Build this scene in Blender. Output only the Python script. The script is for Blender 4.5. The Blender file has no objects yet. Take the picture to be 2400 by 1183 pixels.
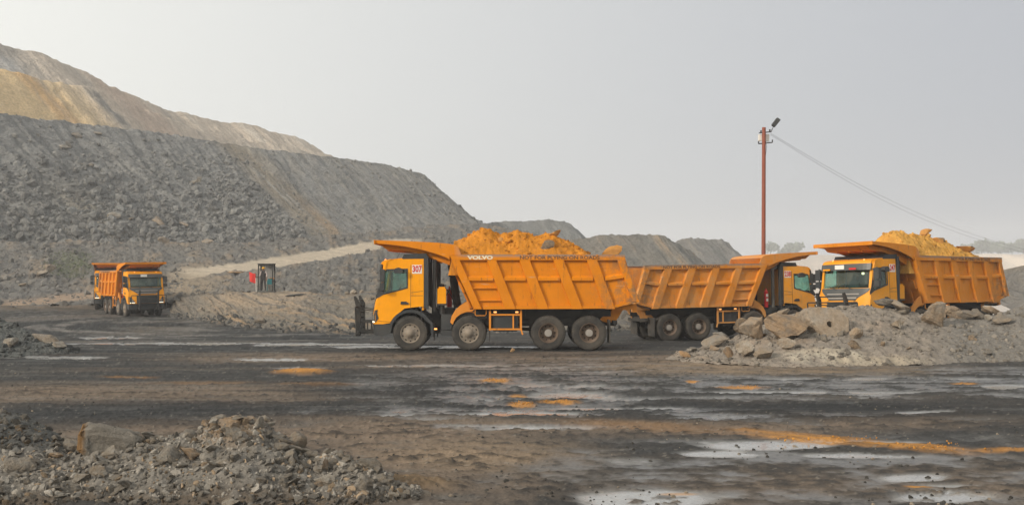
import bpy, math, random
import numpy as np
from mathutils import Vector, Matrix
from mathutils.geometry import tessellate_polygon

rnd = random.Random(7)
scene = bpy.context.scene
COL = scene.collection
F, HZ, H = 2400.0, 647.0, 2.57        # focal length in photo pixels, horizon row, eye height (m)

# ------------------------------------------------------------------ camera
cam_d = bpy.data.cameras.new("camera")
cam = bpy.data.objects.new("camera", cam_d)
COL.objects.link(cam)
cam.location = (0, 0, H)
cam.rotation_euler = (math.radians(90), 0, 0)
cam_d.sensor_width = 36.0
cam_d.lens = 36.0
cam_d.shift_y = (HZ - 591.5) / 2400.0
cam_d.clip_start = 0.1
cam_d.clip_end = 6000
scene.camera = cam

# ------------------------------------------------------------------ sky, sun, exposure
SUN_EL, SUN_AZ = math.radians(24), Vector((-0.80, -0.60, 0)).normalized()
world = bpy.data.worlds.new("World")
scene.world = world
world.use_nodes = True
wn = world.node_tree
wn.nodes.clear()
w_out = wn.nodes.new("ShaderNodeOutputWorld")
w_bg = wn.nodes.new("ShaderNodeBackground")
w_sky = wn.nodes.new("ShaderNodeTexSky")
w_sky.sky_type = 'NISHITA'
w_sky.sun_disc = False
w_sky.sun_elevation = SUN_EL
w_sky.sun_rotation = math.atan2(SUN_AZ.x, SUN_AZ.y)
w_sky.dust_density = 6.0
w_sky.air_density = 1.0
w_sky.ozone_density = 1.0
# thick haze: the clear sky is mostly lost in a pale veil, a little brighter and warmer towards the sun
w_tc = wn.nodes.new("ShaderNodeTexCoord")
w_dot = wn.nodes.new("ShaderNodeVectorMath"); w_dot.operation = 'DOT_PRODUCT'
w_dot.inputs[1].default_value = SUN_AZ
wn.links.new(w_tc.outputs["Generated"], w_dot.inputs[0])
w_map = wn.nodes.new("ShaderNodeMapRange")
w_map.inputs["From Min"].default_value = -1.0
w_map.inputs["From Max"].default_value = 0.3
wn.links.new(w_dot.outputs["Value"], w_map.inputs["Value"])
w_mix = wn.nodes.new("ShaderNodeMix"); w_mix.data_type = 'RGBA'
w_mix.inputs["A"].default_value = (4.85, 5.05, 5.6, 1)
w_mix.inputs["B"].default_value = (14.4, 14.25, 13.0, 1)
wn.links.new(w_map.outputs["Result"], w_mix.inputs["Factor"])
w_mix2 = wn.nodes.new("ShaderNodeMix"); w_mix2.data_type = 'RGBA'
w_mix2.inputs["Factor"].default_value = 0.88
wn.links.new(w_sky.outputs["Color"], w_mix2.inputs["A"])
wn.links.new(w_mix.outputs["Result"], w_mix2.inputs["B"])
wn.links.new(w_mix2.outputs["Result"], w_bg.inputs["Color"])
w_bg.inputs["Strength"].default_value = 0.0935
wn.links.new(w_bg.outputs["Background"], w_out.inputs["Surface"])

sun_d = bpy.data.lights.new("sun", 'SUN')
sun_d.energy = 3.0
sun_d.angle = math.radians(4)
sun_d.color = (1.0, 0.89, 0.74)
sun = bpy.data.objects.new("sun", sun_d)
COL.objects.link(sun)
sdir = Vector((SUN_AZ.x * math.cos(SUN_EL), SUN_AZ.y * math.cos(SUN_EL), math.sin(SUN_EL)))
sun.rotation_euler = sdir.to_track_quat('Z', 'Y').to_euler()
sun.location = (-30, -25, 40)

scene.view_settings.view_transform = 'Standard'
scene.view_settings.look = 'None'
scene.view_settings.gamma = 1.0
scene.view_settings.exposure = 0.0
scene.view_settings.use_curve_mapping = False
scene.render.engine = 'CYCLES'
scene.cycles.volume_bounces = 1
scene.cycles.max_bounces = 8
scene.cycles.transparent_max_bounces = 12
scene.cycles.use_denoising = True

# ------------------------------------------------------------------ numpy noise
def _hash(ix, iy, iz, seed):
    h = (ix * 374761393 + iy * 668265263 + iz * 2147483647 + seed * 974634777) & 0xffffffff
    h = ((h ^ (h >> 13)) * 1274126177) & 0xffffffff
    return (h ^ (h >> 16)) & 0xffffffff

def pnoise(x, y, z=0.0, seed=0):
    """gradient noise, about -1..1"""
    x = np.asarray(x, float); y = np.asarray(y, float); z = np.zeros_like(x) + z
    ix, iy, iz = np.floor(x).astype(np.int64), np.floor(y).astype(np.int64), np.floor(z).astype(np.int64)
    fx, fy, fz = x - ix, y - iy, z - iz
    u, v, w = (f * f * f * (f * (f * 6 - 15) + 10) for f in (fx, fy, fz))
    flat = not np.any(fz) and not np.any(iz)
    def g(dx, dy, dz):
        h = _hash(ix + dx, iy + dy, iz + dz, seed)
        a = (h & 1023) * (2 * np.pi / 1024)
        c = ((h >> 10) & 1023) / 511.5 - 1 if not flat else 0.0
        s = np.sqrt(np.maximum(0, 1 - c * c)) if not flat else 1.0
        return np.cos(a) * s * (fx - dx) + np.sin(a) * s * (fy - dy) + c * (fz - dz)
    def plane(dz):
        a = g(0, 0, dz) * (1 - u) + g(1, 0, dz) * u
        b = g(0, 1, dz) * (1 - u) + g(1, 1, dz) * u
        return a * (1 - v) + b * v
    r = plane(0) if flat else plane(0) * (1 - w) + plane(1) * w
    return r * 1.5

def fbm(x, y, z=0.0, octaves=4, seed=0, gain=0.5, ridged=False):
    t, a, f, n = 0.0, 1.0, 1.0, 0.0
    for o in range(octaves):
        v = pnoise(np.asarray(x) * f, np.asarray(y) * f, np.asarray(z) * f, seed + o * 17)
        if ridged: v = 1 - 2 * np.abs(v)
        t = t + v * a; n += a; a *= gain; f *= 2.03
    return t / n

def sstep(a, b, x):
    t = np.clip((x - a) / (b - a), 0, 1)
    return t * t * (3 - 2 * t)

def lerp(a, b, t): return a + (b - a) * t

# ------------------------------------------------------------------ object helpers
def tag(o, label=None, cat=None, group=None, kind=None):
    if label: o['label'] = label
    if cat: o['category'] = cat
    if group: o['group'] = group
    if kind: o['kind'] = kind
    return o

def link(name, data, parent=None, loc=None, rot=None, scale=None):
    o = bpy.data.objects.new(name, data)
    COL.objects.link(o)
    if parent: o.parent = parent
    if loc is not None: o.location = loc
    if rot is not None: o.rotation_euler = rot
    if scale is not None: o.scale = scale
    return o

class MB:
    def __init__(s): s.v, s.f = [], []
    def add(s, vs, fs):
        n = len(s.v)
        s.v += [tuple(p) for p in vs]
        s.f += [tuple(i + n for i in f) for f in fs]
        return s
    def box(s, x0, x1, y0, y1, z0, z1):
        return s.add([(x0, y0, z0), (x1, y0, z0), (x1, y1, z0), (x0, y1, z0), (x0, y0, z1), (x1, y0, z1), (x1, y1, z1), (x0, y1, z1)],
                     [(0, 3, 2, 1), (4, 5, 6, 7), (0, 1, 5, 4), (1, 2, 6, 5), (2, 3, 7, 6), (3, 0, 4, 7)])
    def bar(s, p, q, w, h):
        """square bar from p to q"""
        p, q = Vector(p), Vector(q); d = (q - p).normalized()
        up = Vector((0, 0, 1)) if abs(d.z) < 0.95 else Vector((1, 0, 0))
        a = d.cross(up).normalized() * (w / 2); b = a.cross(d).normalized() * (h / 2)
        vs = [p - a - b, p + a - b, p + a + b, p - a + b, q - a - b, q + a - b, q + a + b, q - a + b]
        return s.add(vs, [(0, 3, 2, 1), (4, 5, 6, 7), (0, 1, 5, 4), (1, 2, 6, 5), (2, 3, 7, 6), (3, 0, 4, 7)])
    def tube(s, pts, r, n=8, cap=True):
        pts = [Vector(p) for p in pts]
        rs = r if isinstance(r, (list, tuple)) else [r] * len(pts)
        rings = []
        for i, p in enumerate(pts):
            d = (pts[min(i + 1, len(pts) - 1)] - pts[max(i - 1, 0)]).normalized()
            up = Vector((0, 0, 1)) if abs(d.z) < 0.9 else Vector((1, 0, 0))
            a = d.cross(up).normalized(); b = a.cross(d).normalized()
            rings.append([p + (a * math.cos(t * 2 * math.pi / n) + b * math.sin(t * 2 * math.pi / n)) * rs[i] for t in range(n)])
        vs = [q for rg in rings for q in rg]; fs = []
        for i in range(len(rings) - 1):
            for t in range(n):
                u = (t + 1) % n
                fs.append((i * n + t, i * n + u, (i + 1) * n + u, (i + 1) * n + t))
        if cap:
            fs.append(tuple(range(n))[::-1]); fs.append(tuple((len(rings) - 1) * n + t for t in range(n)))
        return s.add(vs, fs)
    def lathe(s, prof, n=32, c=(0, 0, 0), mod=None):
        """profile of (radius, y) turned about the y axis"""
        vs, fs = [], []
        for k in range(n):
            a = 2 * math.pi * k / n
            for (r, y) in prof:
                rr = r + (mod(k, r, y) if mod else 0)
                vs.append((c[0] + rr * math.cos(a), c[1] + y, c[2] + rr * math.sin(a)))
        m = len(prof)
        for k in range(n):
            k2 = (k + 1) % n
            for j in range(m - 1):
                fs.append((k * m + j, k2 * m + j, k2 * m + j + 1, k * m + j + 1))
        return s.add(vs, fs)
    def prism(s, poly, y0, y1, holes=()):
        """polygon in the xz plane, extruded along y"""
        loops = [list(poly)] + [list(h) for h in holes]
        tri = tessellate_polygon([[Vector((a, b, 0)) for a, b in l] for l in loops])
        flat = [p for l in loops for p in l]; n = len(flat)
        vs = [(a, y0, b) for a, b in flat] + [(a, y1, b) for a, b in flat]
        fs = [tuple(t) for t in tri] + [tuple(i + n for i in t[::-1]) for t in tri]
        k = 0
        for l in loops:
            m = len(l)
            for i in range(m):
                j = (i + 1) % m
                fs.append((k + i, k + j, n + k + j, n + k + i))
            k += m
        return s.add(vs, fs)
    def mesh(s, name, mat=None, smooth=False):
        me = bpy.data.meshes.new(name)
        me.from_pydata(s.v, [], s.f)
        me.validate()
        import bmesh
        bm = bmesh.new(); bm.from_mesh(me); bmesh.ops.recalc_face_normals(bm, faces=bm.faces); bm.to_mesh(me); bm.free()
        if mat: me.materials.append(mat)
        if smooth: me.polygons.foreach_set("use_smooth", [True] * len(me.polygons))
        return me
    def build(s, name, mat, parent=None, smooth=False, loc=None, rot=None):
        return link(name, s.mesh(name, mat, smooth), parent, loc, rot)

def fast_mesh(name, V, Q, mat, smooth=True, col=None, wet=None):
    """mesh from numpy verts and quads/tris, with soil colour and wetness per vertex"""
    V = np.asarray(V, np.float32); Q = np.asarray(Q, np.int32); k = Q.shape[1]
    me = bpy.data.meshes.new(name)
    me.vertices.add(len(V)); me.vertices.foreach_set("co", V.ravel())
    me.loops.add(Q.size); me.loops.foreach_set("vertex_index", Q.ravel())
    me.polygons.add(len(Q))
    me.polygons.foreach_set("loop_start", np.arange(0, Q.size, k, dtype=np.int32))
    me.polygons.foreach_set("loop_total", np.full(len(Q), k, np.int32))
    me.update(calc_edges=True)
    me.polygons.foreach_set("use_smooth", np.full(len(Q), smooth))
    if col is not None:
        a = me.attributes.new("soil", 'FLOAT_COLOR', 'POINT')
        a.data.foreach_set("color", np.c_[np.asarray(col).reshape(-1, 3), np.ones(len(V))].astype(np.float32).ravel())
    if wet is not None:
        a = me.attributes.new("wet", 'FLOAT', 'POINT')
        a.data.foreach_set("value", np.asarray(wet, np.float32).ravel())
    me.materials.append(mat)
    return me

def grid_quads(nr, nc):
    i = np.arange(nr * nc).reshape(nr, nc)
    return np.stack([i[:-1, :-1], i[:-1, 1:], i[1:, 1:], i[1:, :-1]], -1).reshape(-1, 4)

# ------------------------------------------------------------------ materials
class NT:
    def __init__(s, name):
        s.m = bpy.data.materials.new(name); s.m.use_nodes = True
        s.t = s.m.node_tree; s.b = s.t.nodes["Principled BSDF"]; s.out = s.t.nodes["Material Output"]
    def n(s, typ, **kw):
        nd = s.t.nodes.new("ShaderNode" + typ)
        for k, v in kw.items():
            if hasattr(nd, k) and k not in nd.inputs: setattr(nd, k, v)
            else: nd.inputs[k].default_value = v
        return nd
    def l(s, a, b): s.t.links.new(a, b); return s
    def math(s, op, a, b=None, c=None, clamp=False):
        nd = s.t.nodes.new("ShaderNodeMath"); nd.operation = op; nd.use_clamp = clamp
        for i, x in enumerate((a, b, c)):
            if x is None: continue
            if isinstance(x, (int, float)): nd.inputs[i].default_value = x
            else: s.l(x, nd.inputs[i])
        return nd.outputs[0]
    def mix(s, fac, a, b, blend='MIX'):
        nd = s.t.nodes.new("ShaderNodeMix"); nd.data_type = 'RGBA'; nd.blend_type = blend
        for k, x in (("Factor", fac), ("A", a), ("B", b)):
            if isinstance(x, (int, float)): nd.inputs[k].default_value = x
            elif isinstance(x, tuple): nd.inputs[k].default_value = x if len(x) == 4 else (*x, 1)
            else: s.l(x, nd.inputs[k])
        return nd.outputs["Result"]
    def noise(s, vec, scale, detail=4, rough=0.6, sc=None):
        if sc is not None:
            mp = s.n("Mapping"); mp.inputs["Scale"].default_value = sc; s.l(vec, mp.inputs["Vector"]); vec = mp.outputs[0]
        nd = s.n("TexNoise", Scale=scale, Detail=detail, Roughness=rough); s.l(vec, nd.inputs["Vector"])
        return nd.outputs["Fac"]
    def ramp(s, fac, lo, hi):
        nd = s.n("MapRange"); nd.inputs["From Min"].default_value = lo; nd.inputs["From Max"].default_value = hi
        nd.clamp = True; s.l(fac, nd.inputs["Value"]); return nd.outputs["Result"]

def soil_mat(name, scales=(2.0, 14.0), amp=0.5, bump=0.25, bdist=0.06, rough=0.95):
    """earth whose colour comes from the mesh, broken up with grain and fine relief"""
    t = NT(name)
    co = t.n("TexCoord").outputs["Object"]
    a = t.n("Attribute", attribute_name="soil")
    w = t.n("Attribute", attribute_name="wet")
    n1 = t.noise(co, scales[0], 6, 0.65); n2 = t.noise(co, scales[1], 5, 0.7)
    k = t.math('ADD', t.math('MULTIPLY', n1, amp), t.math('MULTIPLY', n2, amp * 1.5))
    k = t.math('SUBTRACT', k, amp * .25)
    k = t.math('ADD', k, 1.0 - amp)
    c = t.n("VectorMath", operation='SCALE'); t.l(a.outputs["Color"], c.inputs[0]); t.l(k, c.inputs["Scale"])
    t.l(c.outputs["Vector"], t.b.inputs["Base Color"])
    r = t.math('SUBTRACT', rough, t.math('MULTIPLY', w.outputs["Fac"], rough - 0.12), clamp=True)
    t.l(r, t.b.inputs["Roughness"])
    sp = t.math('ADD', t.math('MULTIPLY', w.outputs["Fac"], 0.45), 0.08)
    t.l(sp, t.b.inputs["Specular IOR Level"])
    bp = t.n("Bump", Distance=bdist)
    t.l(t.math('ADD', n2, t.math('MULTIPLY', n1, 1.0)), bp.inputs["Height"])
    t.l(t.math('MULTIPLY', t.math('SUBTRACT', 1.0, w.outputs["Fac"], clamp=True), bump), bp.inputs["Strength"])
    t.l(bp.outputs[0], t.b.inputs["Normal"])
    return t.m

def rock_mat(name):
    """stone: grey to brown per stone, with grain; the property 'ochre' of a stone warms it"""
    t = NT(name)
    co = t.n("TexCoord").outputs["Object"]
    oi = t.n("ObjectInfo").outputs["Random"]
    oc = t.n("Attribute", attribute_type='OBJECT', attribute_name="ochre").outputs["Fac"]
    n1 = t.noise(co, 1.6, 6, 0.65); n2 = t.noise(co, 9.0, 4, 0.7)
    c = t.mix(oi, (0.130, 0.122, 0.112), (0.31, 0.283, 0.245))
    c = t.mix(t.ramp(n1, 0.4, 0.62), c, (0.22, 0.185, 0.145))
    c = t.mix(t.math('MULTIPLY', oc, t.ramp(n1, 0.25, 0.5)), c, (0.36, 0.225, 0.115))
    k = t.math('ADD', t.math('MULTIPLY', n2, 1.1), 0.42)
    s = t.n("VectorMath", operation='SCALE'); t.l(c, s.inputs[0]); t.l(k, s.inputs["Scale"])
    t.l(s.outputs["Vector"], t.b.inputs["Base Color"])
    t.b.inputs["Roughness"].default_value = 0.92
    t.b.inputs["Specular IOR Level"].default_value = 0.15
    bp = t.n("Bump", Distance=0.12, Strength=0.8); t.l(t.math('ADD', n1, t.math('MULTIPLY', n2, 0.4)), bp.inputs["Height"])
    t.l(bp.outputs[0], t.b.inputs["Normal"])
    return t.m

def paint_mat(name, col, rough=0.38, dirt=0.5, worn=False):
    """truck paint with scuffs, grime and dust; the property 'dust' of a part says how dusty it is"""
    t = NT(name)
    co = t.n("TexCoord").outputs["Object"]
    du = t.n("Attribute", attribute_type='OBJECT', attribute_name="dust").outputs["Fac"]
    sep = t.n("SeparateXYZ"); t.l(co, sep.inputs[0])
    n1 = t.noise(co, 1.3, 5, 0.6); n2 = t.noise(co, 7.0, 5, 0.7); n3 = t.noise(co, 2.2, 5, 0.65, sc=(3.5, 3.5, 0.35))
    c = t.mix(t.ramp(n1, 0.3, 0.75), (*[x * 0.84 for x in col], 1), (*[min(1, x * 1.06) for x in col], 1))
    low = t.ramp(sep.outputs["Z"], 2.4, 0.6)
    d = t.math('ADD', t.math('MULTIPLY', t.ramp(n2, 0.42, 0.75), 0.35), t.math('MULTIPLY', low, 0.35))
    d = t.math('ADD', d, t.math('MULTIPLY', t.ramp(n1, 0.35, 0.65), 0.35))
    c = t.mix(t.math('MULTIPLY', d, t.math('MULTIPLY', du, 1.25), clamp=True), c, (0.42, 0.285, 0.145))
    g = t.math('MULTIPLY', t.ramp(n3, 0.57, 0.70), t.ramp(n2, 0.40, 0.60))
    c = t.mix(t.math('MULTIPLY', g, dirt, clamp=True), c, (0.05, 0.038, 0.03))
    if worn:       # bare, muddied top rail and tail of the tipper body
        rail = t.math('MULTIPLY', t.ramp(sep.outputs["Z"], 3.20, 3.29), t.ramp(t.noise(co, 2.6, 5, .7, sc=(1, 1, .4)), .34, .48))
        rail = t.math('MULTIPLY', rail, t.ramp(sep.outputs["X"], 1.5, 1.9))
        c = t.mix(t.math('MULTIPLY', rail, .85), c, (0.27, 0.235, 0.21))
        tail = t.math('MULTIPLY', t.ramp(sep.outputs["X"], 5.9, 7.7), t.ramp(t.noise(co, 3.4, 6, .72), .44, .60))
        c = t.mix(t.math('MULTIPLY', tail, .85), c, (0.17, 0.12, 0.075))
        scr = t.math('MULTIPLY', t.ramp(t.noise(co, 5.0, 4, .6, sc=(.5, .5, 3.0)), .63, .70), t.ramp(n1, .45, .6))
        c = t.mix(t.math('MULTIPLY', scr, .55), c, (0.45, 0.36, 0.26))
    t.l(c, t.b.inputs["Base Color"])
    t.l(t.math('ADD', t.math('MULTIPLY', d, 0.4), rough, clamp=True), t.b.inputs["Roughness"])
    t.b.inputs["Specular IOR Level"].default_value = 0.12
    bp = t.n("Bump", Distance=0.01, Strength=0.25); t.l(n2, bp.inputs["Height"]); t.l(bp.outputs[0], t.b.inputs["Normal"])
    return t.m

def plain_mat(name, col, rough=0.6, var=0.3, scale=6.0, metal=0.0, dusty=0.25, spec=0.3):
    t = NT(name)
    co = t.n("TexCoord").outputs["Object"]
    n = t.noise(co, scale, 5, 0.65)
    c = t.mix(n, tuple(x * (1 - var) for x in col), tuple(min(1, x * (1 + var)) for x in col))
    if dusty:
        n2 = t.noise(co, scale * 0.4, 5, 0.6)
        c = t.mix(t.math('MULTIPLY', t.ramp(n2, 0.35, 0.7), dusty), c, (0.22, 0.18, 0.14))
    t.l(c, t.b.inputs["Base Color"])
    t.b.inputs["Roughness"].default_value = rough
    t.b.inputs["Metallic"].default_value = metal
    t.b.inputs["Specular IOR Level"].default_value = spec
    return t.m

def glass_mat(name, tint):
    t = NT(name)
    tr = t.n("BsdfTransparent"); tr.inputs["Color"].default_value = (*tint, 1)
    gl = t.n("BsdfGlossy", Roughness=0.04); gl.inputs["Color"].default_value = (0.9, 0.95, 0.95, 1)
    lw = t.n("LayerWeight", Blend=0.5)
    fr = t.math('ADD', t.math('MULTIPLY', t.math('POWER', lw.outputs["Facing"], 4.0), 0.8), 0.035)
    co = t.n("TexCoord").outputs["Object"]
    df = t.n("BsdfDiffuse"); df.inputs["Color"].default_value = (0.30, 0.26, 0.20, 1)
    mx = t.n("MixShader"); t.l(fr, mx.inputs[0]); t.l(tr.outputs[0], mx.inputs[1]); t.l(gl.outputs[0], mx.inputs[2])
    m2 = t.n("MixShader"); t.l(t.math('MULTIPLY', t.ramp(t.noise(co, 2.0, 5, 0.7), 0.4, 0.8), 0.22), m2.inputs[0])
    t.l(mx.outputs[0], m2.inputs[1]); t.l(df.outputs[0], m2.inputs[2])
    t.l(m2.outputs[0], t.out.inputs["Surface"])
    return t.m

def light_mat(name, col, s):
    t = NT(name)
    t.b.inputs["Base Color"].default_value = (*col, 1)
    t.b.inputs["Emission Color"].default_value = (*col, 1)
    t.b.inputs["Emission Strength"].default_value = s
    t.b.inputs["Roughness"].default_value = 0.3
    return t.m

M = dict(
    ground=soil_mat("wet_haul_ground", (3.0, 22.0), 0.7, 0.5, 0.04),
    heap=soil_mat("heap_soil", (5.0, 30.0), 0.8, 0.8, 0.04),
    berm=soil_mat("berm_soil", (1.2, 7.0), 0.8, 0.9, 0.2),
    hill=soil_mat("hill_soil", (0.35, 2.2), 0.8, 0.9, 0.6),
    far=soil_mat("far_soil", (0.03, 0.2), 0.5, 0.2, 2.0),
    load=soil_mat("ochre_soil", (4.0, 18.0), 0.6, 0.7, 0.06),
    rock=rock_mat("stone"),
    orange=paint_mat("body_orange_paint", (0.66, 0.212, 0.002), 0.45, 0.8, True),
    yellow=paint_mat("cab_yellow_paint", (0.87, 0.335, 0.001), 0.28, 0.25),
    brace=paint_mat("frame_orange_paint", (0.66, 0.24, 0.03), 0.5, 0.8),
    black=plain_mat("black_steel", (0.018, 0.019, 0.02), 0.6, 0.4, 5, 0, 0.18),
    plastic=plain_mat("dark_plastic", (0.030, 0.034, 0.038), 0.5, 0.25, 4, 0, 0.12),
    cowl=plain_mat("grey_cowl", (0.055, 0.06, 0.062), 0.4, 0.2, 3, 0, 0.15),
    rubber=plain_mat("tyre_rubber", (0.024, 0.024, 0.024), 0.85, 0.4, 5, 0, 0.26),
    hole=plain_mat("dark_hole", (0.006, 0.006, 0.006), 0.9, 0.2, 5, 0, 0),
    rim=plain_mat("dusty_rim", (0.205, 0.17, 0.135), 0.6, 0.3, 6, 0.0, 0.4),
    brownrim=plain_mat("brown_rim", (0.105, 0.07, 0.05), 0.65, 0.4, 6, 0, 0.3),
    hub=plain_mat("grey_hub", (0.28, 0.26, 0.24), 0.55, 0.25, 8, 0, 0.3),
    steel=plain_mat("bare_steel", (0.25, 0.25, 0.26), 0.4, 0.2, 6, 0.6, 0.2),
    white=plain_mat("white_plate", (0.72, 0.70, 0.66), 0.5, 0.08, 5, 0, 0.15),
    boulder=plain_mat("ochre_rock", (0.46, 0.215, 0.05), 0.9, 0.35, 2.5, 0, 0.15),
    panel=plain_mat("pale_tin", (0.26, 0.26, 0.25), 0.6, 0.2, 4, 0.2, 0.3),
    red=plain_mat("red_print", (0.55, 0.02, 0.02), 0.6, 0.15, 5, 0, 0.1),
    ink=plain_mat("dark_print", (0.06, 0.035, 0.02), 0.7, 0.3, 5, 0, 0.3),
    paleprint=plain_mat("white_print", (0.78, 0.68, 0.50), 0.6, 0.25, 9, 0, 0.3),
    glass=glass_mat("tinted_glass", (0.72, 0.90, 0.86)),
    lamp=light_mat("marker_lamp", (1.0, 0.42, 0.12), 1.6),
    drl=light_mat("running_lamp", (1.0, 0.93, 0.75), 1.3),
    lens=plain_mat("lamp_lens", (0.30, 0.28, 0.25), 0.2, 0.2, 8, 0.2, 0.1, 0.5),
    seat=plain_mat("seat_cloth", (0.05, 0.05, 0.055), 0.9, 0.3, 8, 0, 0.1),
    rust=plain_mat("red_oxide_pole", (0.235, 0.062, 0.036), 0.65, 0.2, 3, 0, 0.12),
    cable=plain_mat("grey_cable", (0.22, 0.22, 0.225), 0.6, 0.1, 3, 0, 0),
    flag=plain_mat("red_cloth", (0.55, 0.025, 0.02), 0.8, 0.12, 5, 0, 0.05),
    helmet=plain_mat("yellow_helmet", (0.80, 0.42, 0.02), 0.35, 0.08, 5, 0, 0.05),
    skin=plain_mat("skin", (0.16, 0.085, 0.055), 0.6, 0.1, 5, 0, 0),
    shirt=plain_mat("pale_shirt", (0.50, 0.42, 0.40), 0.85, 0.15, 9, 0, 0.1),
    vest=plain_mat("dark_clothes", (0.022, 0.022, 0.026), 0.85, 0.3, 8, 0, 0.1),
    teal=plain_mat("teal_plastic", (0.02, 0.15, 0.17), 0.5, 0.2, 6, 0, 0.1),
    bark=plain_mat("bark", (0.06, 0.045, 0.035), 0.9, 0.3, 2, 0, 0),
    leaf=plain_mat("leaf", (0.10, 0.12, 0.08), 0.8, 0.4, 0.4, 0, 0),
    weed=plain_mat("weed_leaf", (0.075, 0.10, 0.035), 0.8, 0.4, 1.5, 0, 0),
    tin=plain_mat("grey_tin", (0.10, 0.105, 0.10), 0.6, 0.3, 5, 0.3, 0.3),
    sack=plain_mat("orange_sack", (0.55, 0.24, 0.08), 0.9, 0.2, 8, 0, 0.2),
)

# ------------------------------------------------------------------ terrain
def P(px, py, D):
    return np.array([(px - 1200) * D / F, D, H - (py - HZ) * D / F])

def gz(X, D):
    """lie of the trodden ground"""
    z = -0.26 * sstep(38.5, 45.5, D) * (1 - 0.9 * sstep(9, 17, X) * (1 - sstep(55, 70, D)))
    z = z + 0.9 * sstep(86, 108, D)
    # the yard ends at the lip of the pit behind the right trucks
    return z - 50 * sstep(70, 80, D) * sstep(.238, .262, X / np.maximum(D, 1))

class Sheet:
    """grid of points: rows run near to far; kept so that things can be set down on it"""
    def __init__(s, V): s.V = V
    def at(s, px, py):
        x = 1200 + F * s.V[..., 0] / s.V[..., 1]; y = HZ - F * (s.V[..., 2] - H) / s.V[..., 1]
        d = (x - px) ** 2 + (y - py) ** 2
        d = d + 0.02 * (s.V[..., 1] - s.V[..., 1].min())
        i = np.unravel_index(np.argmin(d), d.shape)
        return Vector(s.V[i])

def loft(rows, nc, segs, smooth_v=0):
    """rows: lists of world points (same count per row) -> grid; segs: subdivisions between consecutive rows"""
    R = [np.array(r, float) for r in rows]
    t0 = np.linspace(0, 1, len(R[0])); t = np.linspace(0, 1, nc)
    def res(r):
        out = np.stack([np.interp(t, t0, r[:, k]) for k in range(3)], -1)
        w = max(1, nc // (len(t0) * 3)); ker = np.hanning(2 * w + 3); ker /= ker.sum()
        pad = len(ker) // 2
        for k in range(3):
            e = np.r_[2 * out[0, k] - out[1:pad + 1, k][::-1], out[:, k], 2 * out[-1, k] - out[-pad - 1:-1, k][::-1]]
            out[:, k] = np.convolve(e, ker, 'valid')
        return out
    R = [res(r) for r in R]
    G = []
    for i in range(len(R) - 1):
        for j in range(segs[i]):
            G.append(lerp(R[i], R[i + 1], j / segs[i]))
    G.append(R[-1])
    G = np.stack(G)
    for _ in range(smooth_v):
        G[1:-1] = (G[:-2] + 2 * G[1:-1] + G[2:]) / 4
    return G

def normals(G):
    a = np.gradient(G, axis=1); b = np.gradient(G, axis=0)
    n = np.cross(a, b); n /= np.linalg.norm(n, axis=-1, keepdims=True) + 1e-9
    n[n[..., 2] < 0] *= -1
    return n

def st(G):
    s = np.cumsum(np.r_[np.zeros((1,)), np.linalg.norm(np.diff(G[G.shape[0] // 2], axis=0), axis=-1)])
    t = np.cumsum(np.concatenate([np.zeros((1, G.shape[1])), np.linalg.norm(np.diff(G, axis=0), axis=-1)]), axis=0)
    return np.broadcast_to(s, G.shape[:2]), t

def pix(G):
    return 1200 + F * G[..., 0] / G[..., 1], HZ - F * (G[..., 2] - H) / G[..., 1]

def C(*c): return np.array(c, float)
def blend(base, col, m): return base + (C(*col) - base) * m[..., None]

def put_sheet(name, G, col, mat, wet=None, **kw):
    me = fast_mesh(name, G.reshape(-1, 3), grid_quads(*G.shape[:2]), mat, True, col.reshape(-1, 3), wet)
    o = link(name, me)
    tag(o, kind='structure')
    return o

# --- rock shapes
def ico(sub):
    import bmesh
    bm = bmesh.new(); bmesh.ops.create_icosphere(bm, subdivisions=sub, radius=1.0)
    V = np.array([v.co[:] for v in bm.verts]); T = np.array([[v.index for v in f.verts] for f in bm.faces]); bm.free()
    return V, T

def rock_shape(sub, seed, cuts=11, flat=(1, 1, 1), rough=0.05, depth=(0.45, 0.85)):
    r = np.random.RandomState(seed)
    V, T = ico(sub); V = V.copy()
    for _ in range(cuts):
        n = r.normal(size=3); n /= np.linalg.norm(n); d = r.uniform(*depth)
        k = V @ n; m = k > d
        V[m] -= n * (k[m] - d)[:, None] * 0.93
    V += rough * np.stack([fbm(V[:, 0] * 2.2 + seed, V[:, 1] * 2.2 + k * 9.1, V[:, 2] * 2.2 + 0.37, 4, seed + k, .6) for k in range(3)], -1)
    L = V[:, 2] * 3.1 + .5 * pnoise(V[:, 0] * 1.3, V[:, 1] * 1.3 + seed, V[:, 2] + .41, seed + 8)      # bedding planes
    V[:, :2] *= (1 - .55 * rough * np.abs(L - np.round(L)))[:, None]
    V *= np.array(flat)
    V /= np.abs(V).max()
    return V, T

ROCKS = []
for k in range(14):
    fl = [(1, 0.8, 0.7), (1, 0.85, 0.45), (1, 0.7, 0.8), (1, 0.9, 0.28), (1, 0.55, 0.5)][k % 5]
    V_, T_ = rock_shape(3, 40 + k, 12 + k % 6, fl, .17, (.28, .80))
    ROCKS.append(fast_mesh("rock", V_, T_, M['rock'], False))
ROUND = []
for k in range(4):
    V_, T_ = rock_shape(4, 90 + k, 13, (1, 0.85, 0.8), 0.17, (0.38, 0.82))
    ROUND.append(fast_mesh("rounded_rock", V_, T_, M['rock'], False))

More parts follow.
